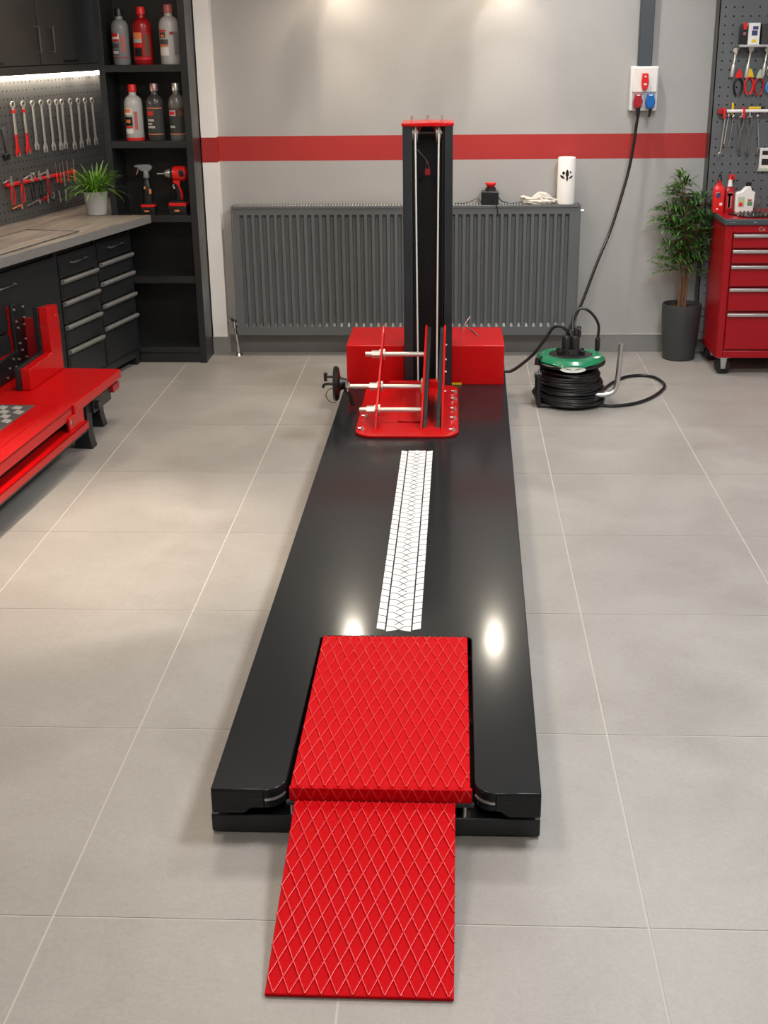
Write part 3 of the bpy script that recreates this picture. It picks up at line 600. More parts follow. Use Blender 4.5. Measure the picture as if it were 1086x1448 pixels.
mb = MB(); mb.rings([[(0.1635 * math.cos(t), 0.1635 * math.sin(t), 0.221), (0.1690 * math.cos(t), 0.1690 * math.sin(t), 0.221 - 0.024 * max(0, 1 - abs(t + PI / 2) / 0.62))] for t in [-PI / 2 + 0.62 * q / 8 for q in range(-8, 9)]], 0, False, False)
mb.build('green_skirt', m_green, reel)
lab = MB()
lab.rings([[(0.150 * math.cos(math.radians(t)), 0.150 * math.sin(math.radians(t)), 0.2375), (0.130 * math.cos(math.radians(t)), 0.130 * math.sin(math.radians(t)), 0.2395)] for t in range(-40, -20, 4)], 0, False, False)
lab.build('rating_label', m_white, reel)
def coil(name, zlist, label=None, seed=1):
    rnd = random.Random(seed); mb = MB()
    for z, R, rr in zlist:
        pts = []; ph = rnd.uniform(0, 6.28); tz = rnd.uniform(-0.010, 0.010); ex = rnd.uniform(-0.005, 0.006); ey = rnd.uniform(-0.005, 0.005)
        for k in range(41):
            a = 2 * PI * k / 40; q = R + 0.004 * math.sin(3 * a + ph); pts.append((ex + q * math.cos(a), ey + q * math.sin(a), z + tz * math.sin(a + ph) + 0.002 * math.sin(2 * a)))
        mb.tube(pts, rr, 8)
    return mb.build(name, m_rubber, reel)
rnd = random.Random(5)
coil('wound_cable', [(0.045 + 0.0125 * i, 0.148 - 0.0022 * abs(i - 2) + rnd.uniform(-0.003, 0.003), 0.0075) for i in range(11)] + [(0.030, 0.165, 0.0075), (0.045, 0.166, 0.0075), (0.055, 0.160, 0.0075), (0.016, 0.158, 0.0085), (0.075, 0.156, 0.0065), (0.115, 0.146, 0.006), (0.14, 0.136, 0.006)])
fr = MB().tube(crom([(-0.150, -0.10, 0.012), (-0.156, -0.095, 0.07), (-0.158, -0.09, 0.15)], 4), 0.014, 10)
fr.tube(crom([(-0.158, -0.09, 0.15), (-0.150, -0.075, 0.172), (-0.135, -0.06, 0.18)], 4), 0.007, 8)
fr.cyl((-0.175, -0.09, 0.158), (-0.142, -0.09, 0.158), 0.014, seg=12)
fr.cyl((-0.160, -0.07, 0.222), (-0.140, -0.05, 0.228), 0.013, seg=12).cyl((-0.165, -0.07, 0.20), (-0.160, -0.065, 0.232), 0.010, seg=10)
fr.tube([(-0.150, -0.10, 0.012), (0.0, -0.12, 0.012), (0.14, -0.09, 0.014)], 0.011, 10).tube([(-0.150, 0.10, 0.012), (0.14, 0.09, 0.012)], 0.011, 10).tube([(-0.150, -0.10, 0.012), (-0.150, 0.10, 0.012)], 0.012, 10)
fr.cyl((0, 0, 0.01), (0, 0, 0.05), 0.05, seg=20)
fr.build('stand', m_plastic, reel)
MB().tube(crom([(0.10, -0.085, 0.060), (0.155, -0.09, 0.060), (0.195, -0.085, 0.070), (0.215, -0.08, 0.100), (0.222, -0.075, 0.16), (0.230, -0.065, 0.30)], 6), 0.0125, 16).build('tube_handle', m_alu, reel)
pg = thing('reel_socket_lead', 'short black lead arching over the reel and ending in a plug', 'cable', (0, 0, 0))
MB().tube(crom([(0.565, 5.92, 0.335), (0.570, 5.98, 0.395), (0.600, 6.0, 0.430), (0.638, 6.0, 0.425), (0.675, 6.0, 0.390), (0.696, 6.0, 0.345), (0.694, 6.0, 0.285)], 6), 0.0065, 10).build('cord', m_rubber, pg)
MB().tube([(0.694, 6.0, 0.292), (0.694, 6.0, 0.285), (0.694, 6.0, 0.235), (0.693, 6.0, 0.222)], [0.008, 0.0125, 0.0125, 0.009], 12).build('plug', m_plastic, pg)
tag(MB().tube(crom([(0.60, 5.76, 0.010), (0.66, 5.80, 0.0085), (0.703, 5.80, 0.0085), (0.767, 5.791, 0.0085), (0.874, 5.841, 0.0085), (0.977, 5.968, 0.0085), (1.055, 6.15, 0.0085), (1.040, 6.30, 0.0085), (0.980, 6.363, 0.0085), (0.886, 6.334, 0.0085), (0.800, 6.21, 0.0085), (0.74, 6.08, 0.0085), (0.69, 5.99, 0.010)], 6), 0.0078, 10).build('floor_cable', m_rubber), 'black cable lying on the tiles in a loop right of the reel', 'cable')

# ================================================================ PLANTS
def blade_leaf(mb, p0, d, L, w, droop, m=0, n=5):
    d = Vector(d).normalized(); side = d.cross(Vector((0, 0, 1)))
    side = side.normalized() if side.length > 1e-3 else Vector((1, 0, 0))
    p = Vector(p0); A, B = [], []
    for k in range(n + 1):
        t = k / n; ww = w * (math.sin(PI * min(1, t * 0.9 + 0.12)) ** 0.7) * (1 if k < n else 0.1)
        nrm = Vector((0, 0, 1)) * ww * 0.25
        A.append(mb.bm.verts.new(p - side * ww / 2 + nrm)); B.append(mb.bm.verts.new(p + side * ww / 2 + nrm))
        p = p + d * L / n; d = (d + Vector((0, 0, -droop / n))).normalized()
    for k in range(n): mb.face([A[k], A[k + 1], B[k + 1], B[k]], m)
fp = thing('potted_shrub', 'tall dark green leafy plant in a charcoal pot beside the red tool chest', 'plant', (1.225, 6.775, 0))
MB().lathe([(0.001, 0.0), (0.080, 0.0), (0.086, 0.006), (0.101, 0.20), (0.105, 0.292), (0.104, 0.300), (0.097, 0.300), (0.094, 0.28)], seg=40, cap=False).build('pot', m_pot, fp)
MB().lathe([(0.001, 0.285), (0.06, 0.284), (0.096, 0.278)], seg=30, cap=False).build('soil', m_soil, fp)
rnd = random.Random(11)
st = MB(); fo = MB()
stems = [((-0.018, -0.01, 0.28), (-0.016, -0.005, 0.45), (-0.012, 0.0, 0.70), (-0.03, 0, 0.93)), ((0.012, -0.015, 0.28), (0.022, -0.005, 0.45), (0.05, 0, 0.70), (0.075, 0.0, 0.85)), ((-0.005, 0.01, 0.28), (-0.01, 0.015, 0.45), (-0.05, 0.02, 0.65), (-0.105, 0.01, 0.80)), ((0.0, 0.0, 0.28), (0.008, 0.0, 0.5), (0.0, 0.0, 0.75), (-0.055, 0, 0.95))]
for sp in stems:
    c = crom(sp, 8); st.tube(c, [0.0075 - 0.0055 * i / (len(c) - 1) for i in range(len(c))], 8)
    for i in range(9, len(c)):
        for b in range(3):
            a = rnd.uniform(0, 2 * PI); e = rnd.uniform(0.15, 0.75); d = Vector((math.cos(a), math.sin(a) * 0.65, e)).normalized(); L = rnd.uniform(0.07, 0.15) * (1.15 - 0.5 * (i - 9) / (len(c) - 9))
            bp = [c[i] + d * L * t + Vector((0, 0, -0.04 * t * t)) for t in (0, .25, .5, .75, 1)]
            st.tube(bp, [0.0022, 0.002, 0.0016, 0.0013, 0.001], 5)
            for q in range(6):
                t = 0.2 + 0.8 * q / 5; pt = bp[0].lerp(bp[-1], t); s = 1 if q % 2 else -1
                dd = (d * 0.7 + Vector((-d.y, d.x, 0)) * s * rnd.uniform(0.6, 1.1) + Vector((0, 0, rnd.uniform(0.1, 0.6)))).normalized()
                blade_leaf(fo, pt, dd, rnd.uniform(0.050, 0.080), rnd.uniform(0.008, 0.0125), rnd.uniform(0.8, 2.2))
    for q in range(5):
        a = rnd.uniform(0, 2 * PI); blade_leaf(fo, c[-1], (math.cos(a) * .4, math.sin(a) * .4, 1), 0.055, 0.008, 1.0)
for mm in (fo, st):
    for v in mm.bm.verts:
        v.co.x = min(v.co.x, 0.120); v.co.y = min(v.co.y, 0.140)
        if v.co.x > 0.085: v.co.y = min(v.co.y, 0.008)
st.build('stems', m_stem, fp); fo.build('foliage', m_leaf, fp)

# ================================================================ LEFT SIDE BENCH (turned a little)
TH = math.radians(-12); PO = (-1.71, 6.66, 0)
RM = Matrix.Translation(PO) @ Matrix.Rotation(TH, 4, 'Z')
def bl(x, y, z=0): return RM @ Vector((x, y, z))
tmp = MB().box(-0.62, -0.495, -9.6, 1.10, 0, CEIL, 0, RM); struct('wall_left', tmp, m_wallp, smooth=False)
def unit(name, label, ya, yb, fronts, bar):
    t = thing(name, label, 'cabinet', bl(0, yb), TH); L = yb - ya
    mb = MB().box(-0.455, -0.014, -L, 0, 0.075, 0.742).box(-0.014, 0, -L, -L + 0.014, 0.045, 0.742).box(-0.014, 0, -0.014, 0, 0.045, 0.742).box(-0.014, 0, -L, 0, 0.728, 0.742).box(-0.014, 0, -L, 0, 0.045, 0.085)
    mb.build('body', m_cab, t, bevel=0.001)
    MB().box(-0.455, -0.06, -L + 0.02, -0.02, 0, 0.076).build('plinth', m_cabin, t)
    for yy in (-L + 0.002, -0.034):
        MB().box(-0.045, -0.004, yy, yy + 0.032, 0, 0.046).build('leg', m_cab, t, bevel=0.002)
    for z0, z1, kind in fronts:
        d = MB().box(-0.012, 0.006, -L + 0.018, -0.018, z0, z1)
        d.box(0.006, 0.009, -L + 0.030, -0.030, z0 + 0.012, z1 - (0.026 if kind == 'rail' else 0.012))
        d = d.build('drawer' if kind != 'door' else 'door', m_cab, t, bevel=0.0018)
        if kind == 'rail':
            MB().prism([(0.005, z1 - 0.020), (0.022, z1 - 0.016), (0.028, z1 - 0.004), (0.024, z1 + 0.004), (0.005, z1 + 0.003)], 'y', -L + 0.022, -0.022).build('handle_rail', m_handle, d, bevel=0.0012)
        elif kind in ('bar', 'door'):
            zc = z1 - 0.045 if kind == 'bar' else z1 - 0.060; c = -L / 2; w = min(0.075, L * .2)
            MB().tube([(0.008, c - w, zc), (0.028, c - w, zc), (0.028, c + w, zc), (0.008, c + w, zc)], 0.0052, 8).build('handle', m_handle, d)
    return t
def DR(t):
    t = t + [0.0]; return [(t[1] + 0.010, t[0], 'bar')] + [(t[i + 1] + 0.010, t[i], 'rail') for i in (1, 2, 3)] + [(0.090, t[4], 'rail')]
unit('drawer_cabinet', 'charcoal drawer unit of the workbench standing against the open shelving', -0.419, -0.016, DR([0.717, 0.605, 0.508, 0.395, 0.280]), 1)
unit('drawer_cabinet', 'charcoal drawer unit between the shelving-side drawers and the plain wide cabinet', -0.812, -0.417, DR([0.708, 0.590, 0.485, 0.369, 0.250]), 1)
unit('base_cabinet', 'plain wide charcoal base cabinet behind the red floor lift', -1.75, -0.814, [(0.455, 0.712, 'door'), (0.090, 0.447, 'plain')], 0)
# countertop: bounded by the shelving's front and its left side
def wl(p): return (p.x, p.y)
RMi = RM.inverted()
A1 = RMi @ Vector((-1.60, 6.652, 0)); A2 = RMi @ Vector((-1.812, 6.652, 0)); A3 = RMi @ Vector((-1.812, 7.0, 0))
ctop = thing('countertop', 'weathered wood laminate worktop running over the charcoal cabinets', 'countertop', PO, TH)
poly = [(A1.x, A1.y), (A2.x, A2.y), (A3.x, A3.y), (A3.x + 0.01, 0.95), (-0.462, 0.95), (-0.462, -1.95), (0.060, -1.95)]
MB().prism(poly[:], 'z', 0.757, 0.797).build('slab', m_wood, ctop, bevel=0.002)
a, b = Vector((A1.x, A1.y, 0)), Vector((0.060, -1.95, 0)); dd = (b - a).normalized(); nn = Vector((dd.y, -dd.x, 0)) * -1
if nn.x < 0: nn = -nn
MB().prism([(a.x, a.y), (b.x, b.y), (b.x + nn.x * 0.004, b.y), (a.x + nn.x * 0.004, a.y)], 'z', 0.757, 0.7965).build('edge_band', m_edge, ctop)
mat_ = thing('bench_mat', 'dark framed wood panel lying flat on the worktop front', 'mat', bl(-0.105, -0.91, 0.797), TH)
MB().box(-0.135, 0.135, -0.9, 0.28, 0, 0.004).build('panel', m_wood, mat_, bevel=0.001)
MB().box(-0.142, -0.135, -0.9, 0.287, 0, 0.006).box(0.135, 0.142, -0.9, 0.287, 0, 0.006).box(-0.142, 0.142, 0.28, 0.287, 0, 0.007).build('frame', m_handled, mat_, bevel=0.001)

def pegboard(t, w, h, th, m, pitch=0.038, hr=0.0042, x0=0.0, jit=0, skip=0.0, seed=1, py=None):
    # sheet in local XZ plane (front faces -Y), real round recesses
    py = py or pitch
    nx = int(w / pitch); nz = int(h / py); rnd = random.Random(seed); mb = MB(); ox = (w - nx * pitch) / 2; oz = (h - nz * py) / 2
    grid = [[mb.bm.verts.new((x0 + ox + i * pitch, 0, oz + j * py)) for j in range(nz + 1)] for i in range(nx + 1)]
    for i in range(nx):
        for j in range(nz):
            c = [grid[i][j], grid[i + 1][j], grid[i + 1][j + 1], grid[i][j + 1]]
            if rnd.random() < skip: mb.face(c, 0); continue
            cx_, cz_ = x0 + ox + (i + .5) * pitch, oz + (j + .5) * py
            R1 = [mb.bm.verts.new((cx_ + hr * math.cos(math.radians(a)), 0, cz_ + hr * math.sin(math.radians(a)))) for a in range(-135, 225, 45)]
            R2 = [mb.bm.verts.new((v.co.x, 0.006, v.co.z)) for v in R1]
            for k in range(4):
                k1 = (k + 1) % 4
                mb.face([c[k], c[k1], R1[(2 * k + 2) % 8], R1[2 * k + 1], R1[2 * k]], 0)
            for k in range(8): mb.face([R1[k], R1[(k + 1) % 8], R2[(k + 1) % 8], R2[k]], 1)
            mb.face(R2, 1)
    # border + body
    def fr(a, b, c, d): mb.box(a, b, 0.0, 0.008, c, d)
    if ox > 1e-4: fr(x0, x0 + ox, 0, h); fr(x0 + w - ox, x0 + w, 0, h)
    if oz > 1e-4: fr(x0 + ox, x0 + w - ox, 0, oz); fr(x0 + ox, x0 + w - ox, h - oz, h)
    mb.box(x0, x0 + w, 0.008, th, 0, h)
    return mb.build('perforated_sheet', [m, m_hole], t, smooth=False)
peg = thing('pegboard', 'grey perforated tool board behind the wooden worktop', 'pegboard', bl(-0.462, -1.95, 0.7975), TH + PI / 2)
pegboard(peg, 2.85, 0.80, 0.03, m_peg, skip=0.06)

# upper cabinets
for ya, yb, hs, lb, ex in ((-0.308, 0.335, -1, 'upper wall cabinet whose door is next to the open shelving', 0.36), (-1.115, -0.312, 1, 'upper wall cabinet at the left edge of the view', 0)):
    t = thing('wall_cabinet', lb, 'cabinet', bl(-0.25, yb, 1.508), TH); L = yb - ya
    MB().box(-0.208, -0.018, -L, ex, 0, 0.75).box(-0.018, -0.006, -L, ex, 0, 0.036).build('body', m_cabup, t, bevel=0.002)
    if ex: MB().box(-0.018, -0.002, 0.002, ex, 0.038, 0.746).build('filler_panel', m_cabup, t, bevel=0.001)
    d = MB().box(-0.018, 0.0, -L + 0.004, -0.004, 0.040, 0.746).build('door', m_cabup, t, bevel=0.002)
    hy = (-L + 0.10) if hs < 0 else -0.03
    MB().tube([(0, hy, 0.098), (0.028, hy, 0.098), (0.028, hy, 0.212), (0, hy, 0.212)], 0.0048, 8).build('handle', m_handled, d)
    MB().box(0.0, 0.001, -L * 0.5 - 0.1, -L * 0.5 + 0.06, 0.046, 0.058).build('badge', m_cabin, d, smooth=False)
for ya, yb, lb in ((-1.1, 0.325, 'longest glowing light bar under the upper cabinets'), (0.358, 0.545, 'middle short glowing light bar under the upper cabinets'), (0.590, 0.70, 'light bar nearest the shelving under the upper cabinets')):
    t = thing('under_cabinet_light', lb, 'light', bl(-0.425, yb, 1.508), TH); L = yb - ya
    MB().box(-0.02, 0.02, -L, 0, -0.010, 0.0).build('housing', m_alu, t)
    MB().box(-0.017, 0.017, -L + 0.005, -0.005, -0.030, -0.010).build('diffuser', m_led, t, bevel=0.003)

# wrenches on the left board
def wrench_mesh(L):
    # combination wrench in XZ plane, front -Y ; top ring, bottom open jaw; origin at top hanging hole
    mb = MB()
    def ring(cx_, cz_, R, r, h, a0=0, a1=360, n=16):
        o = arc(cx_, cz_, R, a0, a1, n); i = arc(cx_, cz_, r, a0, a1, n); 
        for k in range(n): mb.prism([o[k], o[k + 1], i[k + 1], i[k]], 'y', -h / 2, h / 2)
    ring(0, 0, 0.0125, 0.0075, 0.007)
    mb.prism([(-0.0042, -0.011), (0.0042, -0.011), (0.0050, -L + 0.018), (-0.0050, -L + 0.018)], 'y', -0.0035, 0.0035)
    mb.prism([(-0.0050, -L + 0.020), (0.0050, -L + 0.020), (0.0125, -L + 0.006), (0.0115, -L - 0.012), (0.0065, -L - 0.015), (0.0055, -L + 0.001), (0, -L + 0.005), (-0.0055, -L + 0.001), (-0.0065, -L - 0.015), (-0.0115, -L - 0.012), (-0.0125, -L + 0.006)], 'y', -0.0035, 0.0035)
    return mb
def peg_at(y, z, off=0.006): return bl(-0.462 + off, y, z)
protos = {}
ords = ['leftmost', 'second', 'third', 'fourth', 'fifth', 'sixth', 'seventh', 'eighth', 'ninth', 'tenth', 'rightmost']
W0 = None; wy = [-0.288, -0.188, -0.097, -0.010, 0.075, 0.150, 0.207, 0.300, 0.388, 0.466, 0.548]; wl_ = [0.232, 0.226, 0.212, 0.228, 0.224, 0.226, 0.222, 0.230, 0.226, 0.218, 0.220]
wrench = None
for i in range(11):
    red = i < 2
    key = red
    lab = ('%s hanging wrench on the left board, with red coating on its lower end' % ords[i]) if red else ('%s steel wrench counted from the left in the top row of the left board' % ords[i])
    loc = peg_at(wy[i], 1.362 - 0.0020 * i, 0.018)
    if key not in protos:
        t = thing('wrench', lab, 'wrench', loc, TH + PI / 2, 'wrenches hanging in the top row of the left board')
        s_ = wrench_mesh(0.17).build('wrench_body', m_wrench, t, bevel=0.0008)
        if red: MB().prism([(-0.0055, -0.105), (0.0055, -0.105), (0.0060, -0.150), (0.0136, -0.163), (0.0125, -0.180), (0.008, -0.182), (0.006, -0.170), (-0.006, -0.170), (-0.008, -0.182), (-0.0125, -0.180), (-0.0136, -0.163), (-0.0060, -0.150)], 'y', -0.0042, 0.0042).build('red_coating', m_bred, t, bevel=0.001); MB().box(-0.0075, 0.0075, -0.0048, 0.0048, -0.030, -0.018).build('red_band', m_bred, t, bevel=0.001)
        MB().cyl((0, 0.024, 0.002), (0, -0.006, 0.002), 0.003, seg=8).cyl((0, -0.006, 0.002), (0, -0.006, 0.010), 0.003, seg=8).build('hook', m_handled, t)
        protos[key] = t
    else:
        t = dup(protos[key], loc, TH + PI / 2, lab)
    s = wl_[i] / 0.17; t.scale = (s * random.uniform(1.12, 1.25), 1, s); t.rotation_euler = (0, random.uniform(-0.02, 0.02), TH + PI / 2)
# red rail with pliers & drivers
rail = thing('tool_rail', 'red magnetic tool rail along the left board', 'tool rail', bl(-0.462 + 0.005, -0.430, 0.985), TH + PI / 2)
MB().box(0, 0.715, -0.022, 0, -0.008, 0.008).build('bar', m_bred, rail, bevel=0.003)
for x in (0.03, 0.35, 0.68): MB().box(x, x + 0.02, -0.006, 0.003, -0.014, 0.014).build('clip', m_bred, rail)
def pliers(hm, L=0.12):
    mb = MB(); jb = MB()
    for sg in (-1, 1):
        mb.tube(crom([(sg * 0.003, 0, 0), (sg * 0.013, 0, -L * .35), (sg * 0.015, 0, -L * .7), (sg * 0.009, 0, -L)], 5), [0.0036] * 16, 8)
        jb.prism([(0, 0.0), (sg * 0.009, 0.006), (sg * 0.0075, 0.022), (sg * 0.0015, 0.045), (0, 0.045)], 'y', -0.004, 0.004)
    jb.cyl((0, -0.006, 0.004), (0, 0.006, 0.004), 0.008, seg=14)
    return mb, jb
pl_specs = [(-0.405, m_bred, m_steel, 'red-handled pliers at the left end of the red rail'), (-0.310, m_bred, m_handled, 'red-handled pliers second on the red rail'), (-0.21, m_rubber, m_steel, 'black-handled pliers third on the red rail'), (-0.13, m_rubber, m_steel, 'black-handled pliers fourth on the red rail'), (-0.045, m_sred, m_steel, 'dark-red-handled pliers in the middle of the red rail')]
for y, hm, jm, lb in pl_specs:
    t = thing('pliers', lb, 'pliers', peg_at(y, 0.983, 0.034), TH + PI / 2, 'pliers on the red rail of the left board')
    a_, b_ = pliers(hm, 0.095); a_.build('handles', hm, t); b_.build('jaws', jm, t)
def driver(hm, shaft_up=0.055, L=0.05):
    return MB().tube([(0, 0, 0), (0, 0, -0.004), (0, 0, -L * .5), (0, 0, -L)], [0.004, 0.0065, 0.0055, 0.0065], 10), MB().cyl((0, 0, -0.002), (0, 0, shaft_up), 0.0026, seg=8)
for i, (y, hm, lb, L) in enumerate([(0.045, m_bred, 'red-handled screwdriver left of the screwdriver group on the rail', 0.05), (0.085, m_bred, 'red-handled screwdriver second in the group on the rail', 0.055), (0.120, m_handle, 'grey screwdriver third in the group on the rail', 0.075), (0.165, m_bred, 'red-handled screwdriver fourth in the group on the rail', 0.055), (0.235, m_orange, 'thin orange screwdriver at the right end of the rail', 0.06)]):
    t = thing('screwdriver', lb, 'screwdriver', peg_at(y, 0.985 + 0.014, 0.036), TH + PI / 2, 'screwdrivers on the red rail of the left board')
    a_, b_ = driver(hm, 0.055, L); a_.build('handle', hm, t); b_.build('shaft', m_chrome, t)
# small tools below and above the rail
for i, (y, z, L, tilt, m, lb) in enumerate([(-0.42, 1.004, 0.07, 82, m_steel, 'steel bar tool lying over the left end of the rail'), (-0.215, 1.006, 0.13, 80, m_steel, 'steel bar tool lying over the middle of the rail'), (-0.07, 1.006, 0.09, 84, m_steel, 'steel bar tool lying over the right half of the rail'), (-0.35, 0.872, 0.09, 84, m_orange, 'orange bar tool low on the left board'), (-0.19, 0.873, 0.13, 82, m_steel, 'long steel bar tool low on the left board'), (-0.085, 0.882, 0.07, 78, m_bred, 'red bar tool low on the left board'), (-0.035, 0.880, 0.055, 6, m_steel, 'short upright steel tool right of the low red bar'), (0.155, 0.872, 0.06, 8, m_steel, 'short upright steel tool near the grass plant pot'), (0.09, 0.872, 0.06, -6, m_steel, 'short upright steel tool between ring and pot')]):
    t = thing('hand_tool', lb, 'tool', peg_at(y, z, 0.016), 0, 'small hand tools on the left board'); t.rotation_euler = Matrix.Rotation(TH + PI / 2, 3, 'Z').to_euler() 
    q = MB(); a = math.radians(tilt); dx, dz = math.sin(a) * L / 2, math.cos(a) * L / 2
    q.cyl((-dx, 0, -dz), (dx, 0, dz), 0.0042, seg=8); q.cyl((dx, 0, dz), (dx + 0.002, 0, dz - 0.022), 0.0050, seg=8)
    q.build('shank', m, t); MB().cyl((0, 0.014, 0), (0, -0.005, 0), 0.0028, seg=8).build('peg', m_handled, t)
t = tag(MB().torus((0, 0, 0), 0.016, 0.004, 'y', 20, 8).build('ring_tool', m_alu), 'round ring tool hanging below the rail on the left board', 'tool'); t.location = peg_at(0.026, 0.885, 0.010); t.rotation_euler = (0, 0, TH + PI / 2)
t = thing('hacksaw', 'grey-bladed saw hanging at the far left edge of the board', 'saw', peg_at(-0.385, 1.27, 0.014), TH + PI / 2)
MB().prism([(-0.02, -0.01), (0.010, -0.01), (0.030, -0.135), (0.006, -0.140)], 'y', -0.002, 0.002).build('blade', m_alu, t)
MB().box(-0.025, 0.02, -0.008, 0.008, -0.165, -0.135).build('handle', m_plastic, t, bevel=0.004)
MB().cyl((-0.01, 0.014, -0.02), (-0.01, -0.006, -0.02), 0.003, seg=8).build('hook', m_handled, t)

# grass plant
gp = thing('potted_grass', 'bright green grassy plant in a pale concrete pot on the worktop corner', 'plant', (-1.885, 6.675, 0.797))
MB().lathe([(0.001, 0), (0.047, 0), (0.051, 0.004), (0.065, 0.105), (0.067, 0.118), (0.065, 0.121), (0.060, 0.119), (0.057, 0.105)], seg=36, cap=False).build('pot', m_pot2, gp)
MB().lathe([(0.001, 0.108), (0.058, 0.108)], seg=24, cap=False).build('soil', m_soil, gp)
fo = MB(); rnd = random.Random(3)
for k in range(190):
    a = rnd.uniform(0, 2 * PI); rr = rnd.uniform(0, 0.045); e = rnd.uniform(0.35, 2.4); L = rnd.uniform(0.11, 0.21)
    blade_leaf(fo, (rr * math.cos(a), rr * math.sin(a), 0.106), (math.cos(a), math.sin(a) * .7 - 0.15, e), L, rnd.uniform(0.006, 0.0105), rnd.uniform(0.7, 1.9), n=7)
for v in fo.bm.verts:
    if v.co.x > 0.072: v.co.y = min(v.co.y, -0.022)
fo.build('foliage', m_grass, gp)

# ================================================================ OPEN SHELVING
bc = thing('open_shelving', 'tall charcoal open shelving unit between the workbench and the radiator', 'shelving', (0, 0, 0))
BX0, BX1, BY0, BY1 = -1.806, -1.350, 6.66, 6.925
MB().box(BX0, BX0 + 0.032, BY0, BY1, 0, 2.5).build('side_panel', m_cab, bc, bevel=0.0015)
MB().box(BX1 - 0.036, BX1, BY0, BY1, 0, 2.5).build('side_panel', m_cab, bc, bevel=0.0015)
MB().box(BX0 + 0.03, BX1 - 0.03, BY1 - 0.008, BY1, 0, 2.5).build('back_panel', m_shelfin, bc, smooth=False)
SZ = [1.539, 1.168, 0.791, 0.470, 0.084, 2.05]
for z in SZ: MB().box(BX0 + 0.032, BX1 - 0.036, BY0 + 0.003, BY1 - 0.008, z - (0.034 if z > 0.1 else 0.026), z).build('shelf', m_cab, bc, bevel=0.0012)
MB().box(BX0 + 0.032, BX1 - 0.036, BY0 + 0.012, BY0 + 0.03, 0, 0.058).build('plinth', m_cab, bc)
def bottle(name, lab, x, z, H, R, body, capm, prints, y=6.745, cap_r=0.0145, base=None, rot=0.0):
    t = thing(name, lab, 'bottle', (x, y, z), rot, 'cleaner bottles on the open shelving')
    H *= 1.19; R *= 1.27; cap_r = R * 0.46
    MB().lathe([(0.001, 0), (R * .93, 0), (R, 0.006), (R, H * .64), (R * .97, H * .69), (R * .86, H * .745), (R * .66, H * .785), (R * .44, H * .805), (R * .40, H * .82), (R * .40, H * .88)], seg=32).build('body', body, t)
    MB().lathe([(cap_r * .98, H * .865), (cap_r * 1.04, H * 0.87), (cap_r * .98, H * .99), (cap_r * .9, H), (0.001, H)], seg=20).build('cap', capm, t)
    ms = []; mb = MB()
    for (a0, a1, z0, z1, m) in prints:
        if m not in ms: ms.append(m)
        mb.patch((0, 0), R * 1.012 + 0.0002 * len(ms), math.radians(-90 + a0), math.radians(-90 + a1), z0 * H, z1 * H, ms.index(m))
    mb.build('label', ms, t, ang=80)
    return t
R_ = 0.038
bottle('cleaner_bottle', 'grey bottle with a black cap, left on the top shelf', -1.702, 1.539, 0.225, R_ * .92, m_gbot, m_plastic, [(-62, 4, .42, .56, m_white), (-62, -4, .50, .56, m_bred), (-50, 2, .42, .46, m_bred), (-60, 0, .30, .38, m_handled), (-60, 0, .17, .28, m_dbot2), (-55, -5, .20, .25, m_white), (-60, 60, .12, .135, m_sred), (15, 40, .22, .52, m_pinkcap)])
bottle('cleaner_bottle', 'red bottle with a red cap in the middle of the top shelf', -1.590, 1.539, 0.230, R_, m_rbot, m_bred, [(-60, 62, .12, .57, m_sred), (-50, 8, .45, .56, m_orange), (-50, 8, .38, .45, m_wbot), (-50, 8, .30, .37, m_bred), (-46, 6, .15, .29, m_plastic), (22, 58, .16, .52, m_brown), (-60, 62, .09, .12, m_bred)])
bottle('cleaner_bottle', 'pale grey bottle with a rose cap, right on the top shelf', -1.450, 1.539, 0.238, R_ * 1.08, m_wbot, m_pinkcap, [(-60, -8, .55, .575, m_bred), (-52, -12, .45, .54, m_brown), (-44, -18, .46, .50, m_orange), (-56, 2, .34, .42, m_handled), (-56, 0, .30, .335, m_orange), (-56, 2, .15, .29, m_white), (12, 32, .50, .55, m_sred), (32, 60, .15, .55, m_gbot)])
bottle('cleaner_bottle', 'white bottle with a red cap and red base, left on the middle shelf', -1.665, 1.168, 0.232, R_ * .98, m_wbot, m_bred, [(-60, 2, .47, .58, m_white), (-54, -6, .50, .57, m_orange), (-56, 2, .27, .43, m_plastic), (-44, -12, .32, .38, m_orange), (-56, 2, .23, .26, m_bred), (-56, 2, .13, .21, m_white), (14, 34, .20, .52, m_pinkcap), (-88, 88, .005, .055, m_bred)])
bottle('cleaner_bottle', 'black bottle with a rosy metal cap in the middle of the middle shelf', -1.552, 1.168, 0.235, R_ * .92, m_dbot, m_brcap, [(-60, 60, .12, .58, m_dbot), (-60, 60, .565, .58, m_orange), (-52, 2, .43, .54, m_brown), (-48, -8, .45, .51, m_bred), (-50, 0, .34, .38, m_wbot), (-50, -14, .28, .31, m_wbot), (-50, 4, .22, .26, m_wbot), (-60, 60, .105, .12, m_orange)])
bottle('cleaner_bottle', 'smoke grey bottle with a silver cap, right on the middle shelf', -1.438, 1.168, 0.236, R_ * .90, m_dbot2, m_steel, [(-60, 60, .12, .57, m_dbot), (-60, 60, .545, .56, m_brown), (-54, 0, .43, .53, m_wbot), (-50, -6, .45, .51, m_bred), (-50, -8, .22, .26, m_wbot), (-50, -2, .32, .36, m_dbot), (20, 50, .43, .52, m_brown), (-60, 60, .105, .12, m_orange)])
